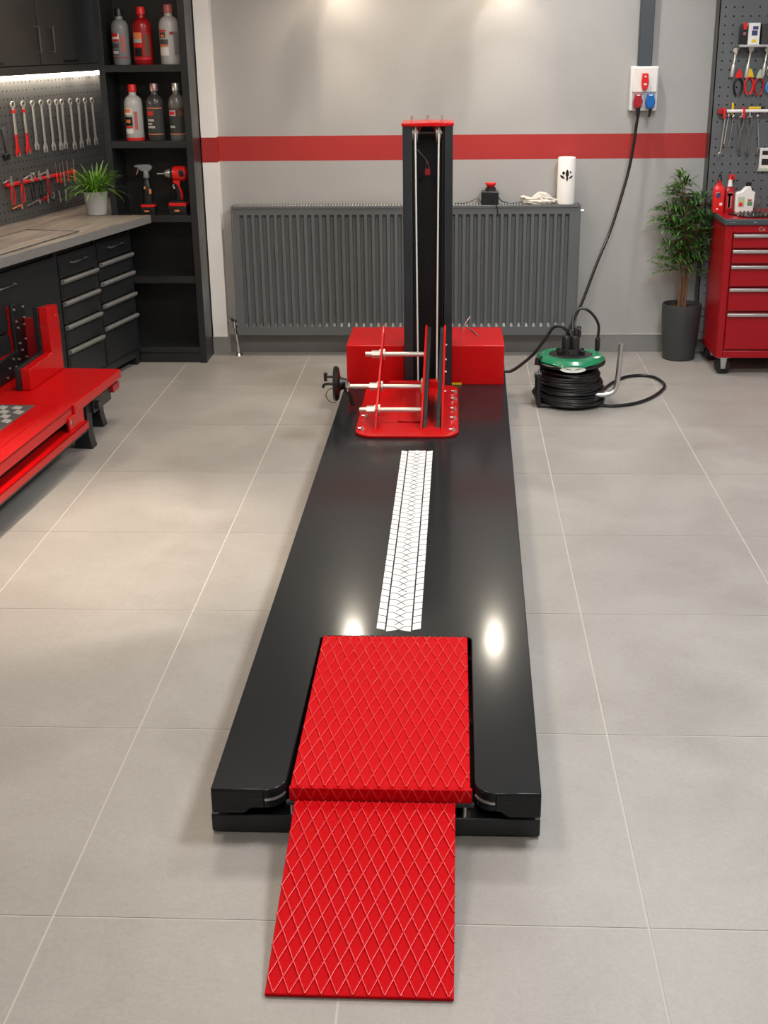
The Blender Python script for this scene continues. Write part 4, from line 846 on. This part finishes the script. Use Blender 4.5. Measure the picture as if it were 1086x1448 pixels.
def battery(t, x, y, w, d, h, z=0):
    b = MB().prism(rrect(x - w / 2, x + w / 2, y - d / 2, y + d / 2, 0.010, 4), 'z', z, z + h * .62).build('battery', m_plastic, t, bevel=0.003)
    MB().prism(rrect(x - w / 2 + .003, x + w / 2 - .003, y - d / 2 + .003, y + d / 2 - .003, 0.010, 4), 'z', z + h * .62, z + h * .86).build('battery_band', m_bred, b, bevel=0.002)
    MB().prism(rrect(x - w / 2 + .014, x + w / 2 - .010, y - d / 2 + .014, y + d / 2 - .008, 0.008, 4), 'z', z + h * .8, z + h).build('battery_top', m_plastic, b, bevel=0.002)
    MB().box(x - .014, x + .008, y - d / 2 - .0012, y - d / 2, z + h * .22, z + h * .36).build('mark', m_orange, b)
sp = thing('spray_bottle', 'black trigger spray bottle with grey head on the shelf left of the drill', 'spray bottle', (-1.628, 6.752, 0.791), 0)
sp.scale = (1.12, 1.12, 1.10)
battery(sp, 0.0, 0.0, 0.074, 0.064, 0.052)
MB().lathe([(0.022, 0.048), (0.024, 0.060), (0.023, 0.11), (0.018, 0.145), (0.012, 0.160), (0.011, 0.172)], seg=24, sx=1, sy=.8).build('body', m_plastic, sp)
MB().patch((0, 0), 0.0242, math.radians(-120), math.radians(-95), 0.118, 0.130, 0, sy=.8).patch((0, 0), 0.0245, math.radians(-60), math.radians(-30), 0.095, 0.118, 0, sy=.8).build('label', m_orange, sp)
MB().lathe([(0.013, 0.168), (0.0145, 0.172), (0.013, 0.192), (0.010, 0.20)], seg=16).build('collar', m_gbot, sp)
MB().prism([(-0.052, 0.226), (-0.052, 0.219), (-0.036, 0.216), (-0.026, 0.204), (-0.012, 0.196), (0.014, 0.196), (0.024, 0.206), (0.032, 0.214), (0.026, 0.226), (0.014, 0.230), (-0.040, 0.229)], 'y', -0.009, 0.009).build('spray_head', m_gbot, sp, bevel=0.003)
MB().prism([(-0.036, 0.218), (-0.030, 0.218), (-0.034, 0.200), (-0.044, 0.182), (-0.049, 0.184), (-0.040, 0.202)], 'y', -0.005, 0.005).build('trigger', m_brcap, sp, bevel=0.001)
dr = thing('cordless_drill', 'red and black cordless drill standing upright on its battery', 'drill', (-1.463, 6.742, 0.791), 0)
dr.scale = (1.13, 1.13, 1.16)
battery(dr, 0.0, 0.0, 0.092, 0.072, 0.060)
MB().rings([[(cx_ + 0.016 * math.cos(a) * s, 0.014 * math.sin(a) * s, z) for a in [2 * PI * k / 14 for k in range(14)]] for cx_, z, s in ((0.006, 0.056, 1.05), (0.007, 0.085, .95), (0.004, 0.115, 1.0), (0.000, 0.145, 1.15))]).build('grip', m_plastic, dr)
MB().prism([(0.018, 0.062), (0.025, 0.064), (0.022, 0.10), (0.014, 0.125), (0.016, 0.150), (-0.016, 0.150), (-0.018, 0.138), (0.000, 0.132), (0.006, 0.12), (0.014, 0.10)], 'y', -0.0165, 0.0165).build('grip_inlay', m_bred, dr, bevel=0.003)
MB().tube([(-0.016, 0, 0.132), (-0.020, 0, 0.122), (-0.015, 0, 0.112)], 0.005, 8).build('trigger', m_steel, dr)
def xl(prof, z, seg=24):
    b = MB().lathe(prof, seg=seg); bmesh.ops.rotate(b.bm, verts=b.bm.verts, cent=(0, 0, 0), matrix=Matrix.Rotation(PI / 2, 3, 'Y')); bmesh.ops.translate(b.bm, verts=b.bm.verts, vec=(0, 0, z)); return b
xl([(0.028, -0.020), (0.033, -0.010), (0.034, 0.025), (0.030, 0.042), (0.018, 0.050), (0.001, 0.051)], 0.178).build('motor_housing', m_bred, dr)
xl([(0.026, -0.028), (0.031, -0.024), (0.031, -0.016), (0.028, -0.012)], 0.178).build('front_ring', m_plastic, dr)
MB().box(0.014, 0.040, -0.0345, 0.0345, 0.166, 0.196).build('side_vent', m_plastic, dr, bevel=0.006)
xl([(0.012, -0.056), (0.017, -0.050), (0.022, -0.030), (0.024, -0.026)], 0.178).build('chuck', m_steel, dr)
xl([(0.003, -0.092), (0.003, -0.05)], 0.178, 8).build('bit', m_steel, dr)

# ================================================================ RED FLOOR LIFT (left)
rl = thing('red_floor_lift', 'red car lift platform with checker plate surface at the left edge of the floor', 'vehicle lift', (-1.555, 4.905, 0), math.radians(-3.8))
ZR = 0.26
MB().box(-0.95, 0.0, 0.0, 0.60, ZR - 0.040, ZR).build('end_beam', m_red, rl, bevel=0.003)
mb = MB()
mb.box(-0.165, -0.010, -2.3, -0.003, ZR - 0.015, ZR - 0.002)                 # top border
mb.box(-0.014, -0.010, -2.3, -0.003, ZR - 0.052, ZR - 0.004)                 # outer face
mb.box(-0.95, -0.795, -2.3, -0.003, ZR - 0.015, ZR - 0.002)
mb.build('side_rail', m_red, rl, bevel=0.002)
MB().box(-0.075, -0.071, -2.3, -0.03, ZR - 0.002, ZR + 0.0015).build('rail_seam', m_red, rl)
MB().box(-0.06, 0.012, -2.3, 0.11, ZR - 0.104, ZR - 0.098).box(0.006, 0.012, -2.3, 0.11, ZR - 0.130, ZR - 0.098).box(-0.012, -0.002, -0.07, 0.10, ZR - 0.10, ZR - 0.038).build('lower_flange', m_red, rl, bevel=0.002)
MB().box(-0.95, 0.005, -2.3, 0.10, ZR - 0.142, ZR - 0.118).box(-0.95, -0.06, -2.3, 0.10, ZR - 0.125, ZR - 0.02).build('chassis', m_black, rl)
cp = MB().box(-0.795, -0.165, -2.3, -0.003, ZR - 0.012, ZR - 0.004).build('checker_plate', m_dalu, rl)
mb = MB(); i = 0
u = 0.062
for a in range(-2, 16):
    for b in range(0, 44):
        x = -0.165 - a * u - (b % 2) * u * .5; y = -0.045 - b * 0.062
        if -0.785 < x < -0.172 and y > -2.28:
            w, h = 0.019, 0.028
            mb.prism([(max(-0.795, x - w), y - 0.012), (min(-0.167, x - w * .2 + w), y - h), (min(-0.167, x + w), y + 0.012), (max(-0.795, x - w * .8), y + h)], 'z', ZR - 0.005, ZR - 0.002)
mb.build('checker_studs', m_lalu, cp, bevel=0.0008)
MB().cyl((-0.02, -0.05, ZR - 0.06), (-0.002, -0.05, ZR - 0.06), 0.012, seg=6).build('bolt', m_steel, rl)
for x0, x1, y0, y1 in ((-0.095, -0.030, 0.215, 0.245), (-0.135, -0.090, 0.540, 0.562), (-0.9, -0.83, 0.215, 0.26)):
    MB().prism([(x0 - 0.01, 0), (x1 + 0.008, 0), (x1 - 0.004, 0.06), (x1 - 0.004, ZR - 0.054), (x0, ZR - 0.054), (x0, 0.06)], 'y', y0, y1 + 0.03).build('leg', m_black, rl, bevel=0.002)
MB().cyl((-0.03, 0.30, ZR - 0.085), (0.0, 0.30, ZR - 0.085), 0.020, seg=10).box(-0.10, -0.02, 0.27, 0.50, ZR - 0.115, ZR - 0.054).build('lock_block', m_plastic, rl, bevel=0.003)
MB().box(-0.05, -0.006, 0.50, 0.585, ZR - 0.085, ZR - 0.054).build('end_stop', m_sred, rl, bevel=0.002)
def stand_L(x0, x1, m, nm, dz=0, e=0.0):
    return MB().prism([(0.20 - e, ZR + 0.002), (0.59 + e, ZR + 0.002), (0.595 + e, ZR + 0.215), (0.585 + e, ZR + 0.295 + dz), (0.465 - e, ZR + 0.305 + dz), (0.462 - e, ZR + 0.22), (0.468 - e, ZR + 0.100 + e), (0.20 - e, ZR + 0.092 + e)], 'x', x0, x1).build(nm, m, rl, bevel=0.002)
stand_L(-0.302, -0.262, m_red, 'wheel_stop_bracket'); 
bpn = stand_L(-0.326, -0.303, m_black, 'wheel_stop_plate', 0.002, 0.006)
MB().prism([(0.462, ZR + 0.218), (0.597, ZR + 0.216), (0.597, ZR + 0.220), (0.462, ZR + 0.222)], 'x', -0.3025, -0.2612).build('bracket_seam', m_sred, rl)
MB().cyl((-0.263, 0.555, ZR + 0.255), (-0.2605, 0.555, ZR + 0.255), 0.003, seg=8).build('rivet', m_steel, rl)
b2 = stand_L(-0.434, -0.418, m_black, 'wheel_stop_plate', 0.01, 0.008)
stand_L(-0.474, -0.435, m_red, 'wheel_stop_bracket')
mb = MB()
for y, z in ((.475, .29), (.575, .285), (.49, .235), (.58, .235), (.50, .205), (.57, .205), (.50, .135), (.57, .14), (.52, .10), (.47, .07), (.41, .085), (.43, .045), (.36, .055), (.33, .02), (.56, .06)):
    mb.cyl((-0.4182, y, ZR + z), (-0.4135, y, ZR + z), 0.0056, seg=8)
mb.build('plate_bolts', m_steel, b2)
MB().box(-0.417, -0.327, 0.570, 0.582, ZR, ZR + 0.235).build('cross_panel', m_sred, rl, bevel=0.002)

# ================================================================ RIGHT: TOOL BOARD
pb = thing('tool_board', 'blue-grey perforated tool board at the right edge of the view', 'pegboard', (1.318, 6.795, 0.10))
MB().box(0, 1.1, 0.031, 0.128, 0, 2.35).box(0, 0.003, 0, 0.031, 0, 2.35).build('cabinet_back', m_cabup, pb, bevel=0.002)
sh = pegboard(pb, 1.1, 2.35, 0.03, m_peg2, pitch=0.042, hr=0.0045, seed=4, skip=0.12)
PY = 6.793
def at(x, z, off=0.012): return (x, PY - off, z)
sf = thing('wall_shelf', 'small grey shelf on the right tool board', 'shelf', (1.405, PY, 1.604))
MB().box(0, 0.45, -0.09, 0, -0.012, 0).build('board', m_alu, sf, bevel=0.002)
for x in (0.004, 0.43): MB().prism([(0, -0.012), (-0.08, -0.012), (0, -0.055)], 'x', x, x + 0.006).build('bracket', m_handled, sf)
bxx = thing('product_carton', 'white carton with a dark picture on the small shelf', 'carton', (1.478, PY - 0.04, 1.604))
MB().box(-0.028, 0.028, -0.025, 0.025, 0, 0.098).build('carton', m_white, bxx, bevel=0.002)
MB().box(-0.028, 0.028, -0.020, 0.020, 0.098, 0.101).build('lid', m_white, bxx)
MB().box(-0.008, 0.018, -0.0262, -0.025, 0.070, 0.085).box(-0.012, 0.016, -0.0262, -0.025, 0.042, 0.066).build('print_dark', m_navy, bxx, smooth=False)
MB().box(-0.010, 0.012, -0.0262, -0.025, 0.010, 0.024).build('print_yellow', m_yellow, bxx, smooth=False)
t = thing('battery_charger', 'black charger with a red top left of the white carton on the small shelf', 'charger', (1.428, PY - 0.04, 1.604))
MB().box(-0.016, 0.018, -0.022, 0.022, 0, 0.088).build('housing', m_plastic, t, bevel=0.004)
MB().box(-0.004, 0.014, -0.024, 0.0, 0.070, 0.102).build('red_top', m_bred, t, bevel=0.003)
MB().box(-0.003, 0.010, -0.0235, -0.022, 0.045, 0.058).build('light', m_brcap, t)
t = thing('black_carton', 'tall black carton right of the white one on the small shelf', 'carton', (1.545, PY - 0.04, 1.604))
MB().box(-0.028, 0.06, -0.02, 0.025, 0, 0.096).build('carton', m_dbot, t, bevel=0.002)
for i, (x, z, L, lb) in enumerate([(1.405, 1.575, 0.125, 'short ratchet hanging left under the small shelf'), (1.478, 1.585, 0.14, 'chrome ratchet hanging in the middle under the small shelf'), (1.560, 1.58, 0.13, 'chrome ratchet at the right picture edge under the small shelf')]):
    t = thing('ratchet', lb, 'ratchet', at(x, z, 0.022), 0, 'ratchets hanging under the small shelf')
    t.rotation_euler = (0, 0.10, 0)
    MB().cyl((0, -0.009, 0), (0, 0.009, 0), 0.014, seg=20).build('head', m_wrench, t, bevel=0.002)
    MB().tube([(0, 0, -0.012), (0, 0, -L * .5), (0, 0, -L * .55), (0, 0, -L * .95), (0, 0, -L)], [0.006, 0.0045, 0.0085, 0.0095, 0.006], 12).build('handle', m_wrench, t)
    MB().cyl((0, 0.009, 0), (0, 0.024, 0), 0.004, seg=8).build('hook', m_handled, t)
# cutters row
for i, (x, z, hm, jm, lb) in enumerate([(1.430, 1.452, m_rubber, m_bred, 'black-grip cutter with red neck in the middle row of the right board'), (1.485, 1.455, m_bred, m_yellow, 'red-handled pliers with yellow jaws in the middle row of the right board'), (1.535, 1.450, m_sred, m_lime, 'dark red pliers with green jaws in the middle row of the right board')]):
    t = thing('cutter_pliers', lb, 'pliers', at(x, z, 0.018), 0, 'pliers in the middle row of the right board')
    mb = MB()
    for sg in (-1, 1): mb.tube(crom([(sg * 0.004, 0, 0), (sg * 0.020, 0, -0.03), (sg * 0.018, 0, -0.065), (sg * 0.008, 0, -0.088)], 5), 0.0055, 8)
    mb.build('handles', hm, t)
    MB().prism([(-0.018, -0.006), (0.018, -0.006), (0.014, 0.014), (0.003, 0.036), (-0.005, 0.036), (-0.015, 0.014)], 'y', -0.005, 0.005).build('jaws', jm, t, bevel=0.001)
    MB().cyl((0, 0.005, 0.012), (0, 0.018, 0.012), 0.003, seg=8).build('hook', m_handled, t)
t = thing('blue_tool', 'blue-handled tool cut off by the right picture edge', 'tool', at(1.592, 1.445, 0.02), 0)
MB().torus((0, 0, -0.045), 0.020, 0.008, 'y', 20, 8, sy=1.3).build('handle', m_blueh, t)
MB().torus((0, 0, 0.035), 0.026, 0.003, 'y', 20, 8, sy=1.2).cyl((0, 0, 0.0), (0, 0, -0.02), 0.006, seg=8).build('frame', m_alu, t)
MB().cyl((0, 0.004, 0.06), (0, 0.02, 0.06), 0.003, seg=8).build('hook', m_handled, t)
# rail with hanging tools
tr = thing('tube_rail', 'pale grey tube rail with red clamps on the right board', 'tool rail', (1.365, PY - 0.045, 1.288))
MB().cyl((0.012, 0, 0), (0.45, 0, 0.0), 0.0085, seg=12).build('tube', m_white, tr)
for x in (0.0, 0.098, 0.25): MB().box(x - 0.006, x + 0.006, -0.012, 0.045, -0.014, 0.016).box(x - 0.006, x + 0.006, -0.014, -0.008, -0.036, 0.0).build('clamp', m_bred, tr, bevel=0.002)
MB().box(-0.026, -0.006, 0.0, 0.044, -0.014, 0.010).build('end_block', m_sred, tr, bevel=0.003)
hang = [(1.372, 0.19, m_steel, 'leftmost thin steel spanner below the pale tube rail', 1), (1.388, 0.145, m_steel, 'second steel rod below the pale tube rail', 0), (1.412, 0.155, m_chrome, 'third steel rod below the pale tube rail', 0), (1.455, 0.17, m_dbot2, 'dark long pliers below the pale tube rail', 2), (1.495, 0.185, m_dbot2, 'dark crossed pliers right of the long pliers below the pale rail', 2), (1.535, 0.17, m_chrome, 'slanted steel spanner near the right picture edge below the rail', 1)]
for x, L, m, lb, kd in hang:
    t = thing('hanging_tool', lb, 'tool', (x, PY - 0.045, 1.272), 0, 'tools hanging below the pale tube rail')
    if kd == 2:
        mb = MB()
        for sg in (-1, 1): mb.tube(crom([(sg * 0.012, 0, -0.01), (sg * 0.010, 0, -0.06), (-sg * 0.003, 0, -0.10), (-sg * 0.006, 0, -L)], 5), 0.0042, 8)
        mb.cyl((0, -0.006, -0.095), (0, 0.006, -0.095), 0.007, seg=10)
        mb.build('shafts', m, t)
        MB().cyl((-0.012, 0, -0.012), (0.012, 0, -0.012), 0.0035, seg=8).torus((0, 0, -0.004), 0.010, 0.0025, 'x', 14, 6).build('hanger', m_steel, t)
    else:
        sl = 0.012 if x < 1.5 else -0.02
        MB().cyl((0, 0, -0.02), (-sl, 0, -L), 0.0034, seg=8).build('shank', m, t)
        MB().torus((0, 0, -0.008), 0.010, 0.0025, 'x', 14, 6).build('hanging_eye', m, t)
        if kd: MB().torus((-sl, 0, -L - 0.006), 0.008, 0.003, 'y', 12, 6, a0=0.6, a1=4.0).build('jaw', m, t)
t = thing('marker', 'yellow marker standing behind the pale tube rail', 'marker', (1.412, PY - 0.020, 1.268)); MB().tube([(0, 0, 0), (0, 0, 0.05), (-0.004, 0, 0.06)], [0.006, 0.006, 0.003], 10).build('barrel', m_yellow, t)
MB().cyl((0, 0, -0.012), (0, 0, 0.0), 0.0065, seg=10).build('cap', m_plastic, t)
t = thing('yellow_knife', 'yellow and black knife lying along the pale tube rail', 'knife', (1.49, PY - 0.030, 1.302)); MB().box(0, 0.06, -0.008, 0.006, -0.005, 0.006).build('body', m_yellow, t, bevel=0.002)
MB().box(0.06, 0.078, -0.008, 0.006, -0.006, 0.007).build('end_cap', m_plastic, t, bevel=0.002)
t = thing('hanging_gauge', 'white gauge card with green foot hanging at the right picture edge', 'gauge', at(1.60, 1.02, 0.01)); MB().box(-0.03, 0.03, -0.006, 0.006, -0.02, 0.085).build('card', m_white, t, bevel=0.002)
MB().box(-0.034, 0.034, -0.008, 0.006, -0.032, -0.02).build('foot', m_lime, t); MB().box(-0.018, 0.02, -0.0075, -0.006, 0.0, 0.03).build('print', m_plastic, t, smooth=False); MB().box(-0.018, 0.02, -0.0075, -0.006, 0.05, 0.07).build('print', m_plastic, t, smooth=False)
t = thing('wall_hook', 'small round red hook on the right board above the white jug', 'hook', at(1.438, 0.958, 0.0)); MB().lathe([(0.006, 0), (0.012, 0.004), (0.017, 0.014), (0.015, 0.022), (0.001, 0.024)], seg=18).build('flange', m_bred, t); t.rotation_euler = (PI / 2, 0, 0)
MB().lathe([(0.0065, 0.024), (0.005, 0.026)], seg=10).build('centre', m_plastic, t)

# ================================================================ RIGHT: TOOL CHEST
tc_ = thing('tool_chest', 'red rolling tool chest with silver drawer handles below the right tool board', 'tool chest', (1.350, 6.40, 0))
CW = 0.68; CD = 0.385; CZ0, CZ1 = 0.092, 0.768
mb = MB().box(0, CW, 0.014, CD, CZ0, CZ1).box(0, 0.034, 0, 0.014, CZ0, CZ1).box(CW - 0.034, CW, 0, 0.014, CZ0, CZ1).box(0.034, CW - 0.034, 0, 0.014, CZ0, CZ0 + 0.038).box(0.034, CW - 0.034, 0, 0.014, 0.728, CZ1)
mb.build('body', m_chest, tc_, bevel=0.003)
MB().box(-0.0015, 0.0, 0.03, CD - 0.03, CZ0 + 0.055, CZ1 - 0.03).box(-0.002, 0.0, 0, CD, CZ0, CZ0 + 0.045).build('side_panel', m_chest, tc_, bevel=0.001)
lid = MB().box(-0.012, CW + 0.012, -0.012, CD, CZ1, 0.795).build('worktop', m_duct, tc_, bevel=0.003)
MB().box(-0.006, CW + 0.006, -0.002, CD - 0.006, 0.795, 0.7975).build('work_mat', m_chest, lid, bevel=0.001)
DZ = [(0.725, 0.655), (0.647, 0.578), (0.570, 0.462), (0.455, 0.338), (0.328, 0.138)]
for zt, zb in DZ:
    d = MB().box(0.038, CW - 0.038, -0.004, 0.012, zb, zt - 0.004).build('drawer', m_chest, tc_, bevel=0.002)
    MB().prism([(-0.004, zt - 0.020), (-0.018, zt - 0.017), (-0.020, zt - 0.004), (-0.014, zt), (-0.004, zt)], 'x', 0.038, CW - 0.038).build('handle', m_alu, d, bevel=0.001)
text_part('emblem', 'Ce', 0.030, m_alu, tc_, (0.158, -0.0012, 0.737))
MB().box(0.012, 0.018, -0.0132, -0.012, 0.779, 0.783).box(0.024, 0.040, -0.0132, -0.012, 0.780, 0.782).box(0.13, 0.146, -0.0132, -0.012, 0.780, 0.783).build('edge_mark', m_alu, lid, smooth=False)
for x, y in ((0.045, 0.045), (0.045, CD - 0.05), (CW - 0.045, 0.045), (CW - 0.045, CD - 0.05)):
    c = MB().box(x - 0.032, x + 0.032, y - 0.03, y + 0.03, CZ0 - 0.005, CZ0).prism([(x - 0.017, CZ0 - 0.005), (x + 0.017, CZ0 - 0.005), (x + 0.011, 0.030), (x - 0.011, 0.030)], 'y', y - 0.028, y - 0.024).prism([(x - 0.017, CZ0 - 0.005), (x + 0.017, CZ0 - 0.005), (x + 0.011, 0.030), (x - 0.011, 0.030)], 'y', y + 0.020, y + 0.024).cyl((x, y - 0.031, 0.041), (x, y + 0.026, 0.041), 0.007, seg=10)
    c = c.build('caster', m_alu, tc_, bevel=0.001)
    MB().lathe([(0.028, -0.020), (0.039, -0.018), (0.041, -0.012), (0.041, 0.012), (0.039, 0.016), (0.028, 0.018)], seg=28).build('wheel', m_rubber, c).matrix_local = Matrix.Translation((x, y, 0.041)) @ Matrix.Rotation(PI / 2, 4, 'X')
# on the chest
CT = 0.7976
def boxbottle(name, lab, x, y, w, d, h, body, neck, prints, cat='bottle'):
    t = thing(name, lab, cat, (x, y, CT), 0)
    def rg(s, z, ox=0): return [(ox + px * s, py * s, z) for px, py in rrect(-w / 2, w / 2, -d / 2, d / 2, min(w, d) * .2, 3)]
    MB().rings([rg(.96, 0), rg(1, 0.004), rg(1, h * .62), rg(.9, h * .70), rg(.45, h * .78), rg(.30, h * .80)]).build('body', body, t)
    neck(t, h)
    mb = MB(); ms = []
    for a, b, c, dd_, m in prints:
        if m not in ms: ms.append(m)
        mb.box(a * w / 2, b * w / 2, -d / 2 - 0.0012, -d / 2 + 0.0005, c * h, dd_ * h, ms.index(m))
    mb.build('label', ms, t, smooth=False); return t
def nk1(t, h):
    MB().lathe([(0.012, h * .78), (0.012, h * .88), (0.014, h * .885), (0.014, h * .90)], seg=14).build('neck', m_bred, t)
    MB().lathe([(0.013, h * .86), (0.011, h * .97), (0.007, h * 1.0), (0.007, h * 1.07), (0.003, h * 1.08)], seg=14).build('nozzle', m_plastic, t)
def nk2(t, h):
    MB().lathe([(0.013, h * .78), (0.011, h * .86), (0.009, h * .98)], seg=14).build('neck', m_white, t)
    MB().lathe([(0.009, h * .97), (0.006, h * 1.03), (0.004, h * 1.06)], seg=12).build('nozzle', m_bred, t)
boxbottle('red_spray_bottle', 'left red bottle with black nozzle on the tool chest', 1.352, 6.66, 0.056, 0.045, 0.175, m_bred, nk1, [(-.5, .2, .42, .56, m_navy), (.1, .6, .20, .28, m_white), (-.4, -.1, .08, .12, m_white), (-.6, .0, .54, .57, m_white)])
boxbottle('fluid_bottle', 'right red bottle with silver neck and violet lettering on the tool chest', 1.406, 6.66, 0.048, 0.042, 0.165, m_rbot, nk2, [(-.5, .5, .12, .62, m_pinkcap), (-.3, .1, .14, .56, m_navy), (-.5, .5, .50, .58, m_white)])
jg = thing('fluid_jug', 'white plastic jug with black cap on the tool chest', 'jug', (1.480, 6.64, CT), 0)
MB().prism([(-0.046, 0), (0.044, 0), (0.048, 0.09), (0.050, 0.102), (0.030, 0.110), (0.024, 0.132), (0.006, 0.132), (-0.020, 0.106), (-0.044, 0.100), (-0.048, 0.092)], 'y', -0.022, 0.022).build('body', m_white, jg, bevel=0.005, bseg=3)
MB().lathe([(0.013, 0.130), (0.013, 0.136), (0.0145, 0.137), (0.0145, 0.150), (0.001, 0.151)], (0.015, 0), 18).build('cap', m_plastic, jg)
MB().box(-0.036, -0.004, -0.0235, -0.022, 0.030, 0.080, 0).build('label_left', m_lime, jg, smooth=False)
MB().prism([(-0.032, 0.034), (-0.012, 0.034), (-0.014, 0.048), (-0.028, 0.056)], 'y', -0.0245, -0.0235).build('label_red_mark', m_bred, jg, smooth=False)
MB().box(-0.016, -0.006, -0.0245, -0.0235, 0.050, 0.062).build('label_yellow_mark', m_yellow, jg, smooth=False)
MB().box(0.012, 0.036, -0.0235, -0.022, 0.036, 0.056, 0).build('label_green', m_pgreen, jg, smooth=False)
MB().box(0.012, 0.032, -0.0235, -0.022, 0.058, 0.068, 0).build('label_pink', m_pinkcap, jg, smooth=False)
tr = thing('socket_tray', 'black tray full of steel sockets on the tool chest', 'socket set', (1.47, 6.50, CT), 0)
MB().prism([(-0.085, 0.065), (-0.02, -0.065), (0.13, -0.065), (0.10, 0.065)], 'z', 0, 0.008).build('tray', m_plastic, tr, bevel=0.002)
rnd = random.Random(2)
for i in range(5):
    for j in range(8):
        x = -0.055 + j * 0.019 + (4 - i) * -0.008 + 0.03 - 0.0; y = -0.05 + i * 0.024
        MB().cyl((x, y, 0.006), (x, y, 0.014 + rnd.uniform(0, .006)), 0.0055, seg=10).build('socket', m_chrome if rnd.random() > .4 else m_handled, tr)
t = thing('glass_cup', 'clear glass cup with a reddish bottom at the right of the jug', 'cup', (1.552, 6.66, CT), 0)
MB().lathe([(0.001, 0), (0.022, 0), (0.024, 0.07), (0.0225, 0.07), (0.0205, 0.004), (0.001, 0.004)], seg=24, cap=False).build('glass', m_glass, t)
MB().lathe([(0.001, 0.0042), (0.0195, 0.0042), (0.0198, 0.012), (0.001, 0.012)], seg=20, cap=False).build('residue', m_pinkcap, t)

# ================================================================ CEILING FIXTURES (room lamps, last panel added as fill)
for i, (x, y, c, p) in enumerate(PANELS):
    t = thing('ceiling_panel_light', ['square ceiling panel above the left side of the ramp', 'square ceiling panel above the right side of the ramp', 'square ceiling panel above the red floor lift', 'square ceiling panel above the cable reel', 'added square fill light panel on the ceiling nearest the viewer'][i], 'light', (x, y, CEIL), 0, 'ceiling panel lights')
    MB().box(-0.30, 0.30, -0.30, 0.30, -0.03, 0).build('frame', m_white, t, bevel=0.003)
    MB().box(-0.28, 0.28, -0.28, 0.28, -0.034, -0.03).build('diffuser', m_lamp, t, smooth=False)
for i, (x, y, c, p) in enumerate(DOWNS):
    t = thing('ceiling_spotlight', ['round downlight at the back wall left of the mast', 'round downlight at the back wall right of the mast', 'round downlight above the floor beside the red floor lift'][i], 'light', (x, y, CEIL), 0, 'round ceiling downlights')
    MB().lathe([(0.055, 0), (0.055, -0.006), (0.045, -0.008), (0.042, 0)], seg=24, cap=False).build('trim_ring', m_white, t)
    MB().lathe([(0.001, -0.002), (0.042, -0.002)], seg=24, cap=False).build('lamp', m_lamp, t)

for i, (x, y, z, c, p) in enumerate(SCONCES):
    t = thing('wall_lamp', ['small wall lamp above the left half of the radiator', 'small wall lamp above the right half of the radiator'][i], 'light', (x, y, z), 0, 'wall lamps above the radiator')
    MB().lathe([(0.001, 0.12), (0.040, 0.12), (0.040, 0.0), (0.034, -0.002)], seg=28).box(-0.02, 0.02, 0.03, YB - y, 0.05, 0.09).build('shade', m_mast, t)
    MB().lathe([(0.001, -0.045), (0.022, -0.042), (0.030, -0.03), (0.031, 0.0)], seg=24).build('frosted_glass', m_glow, t)
    MB().prism([(math.cos(q) * 0.046, math.sin(q) * 0.046) for q in [PI * k / 10 for k in range(-1, 12)]] + [(math.cos(q) * 0.043, math.sin(q) * 0.043) for q in [PI * k / 10 for k in range(11, -2, -1)]], 'z', -0.118, 0.005).build('added_glow_shield', m_mast, t)  # unseen shield added to keep the glass glow off the wall
    MB().cyl((0, 0, 0.0), (0, 0, 0.004), 0.045, seg=24).build('top_plate', m_mast, t)
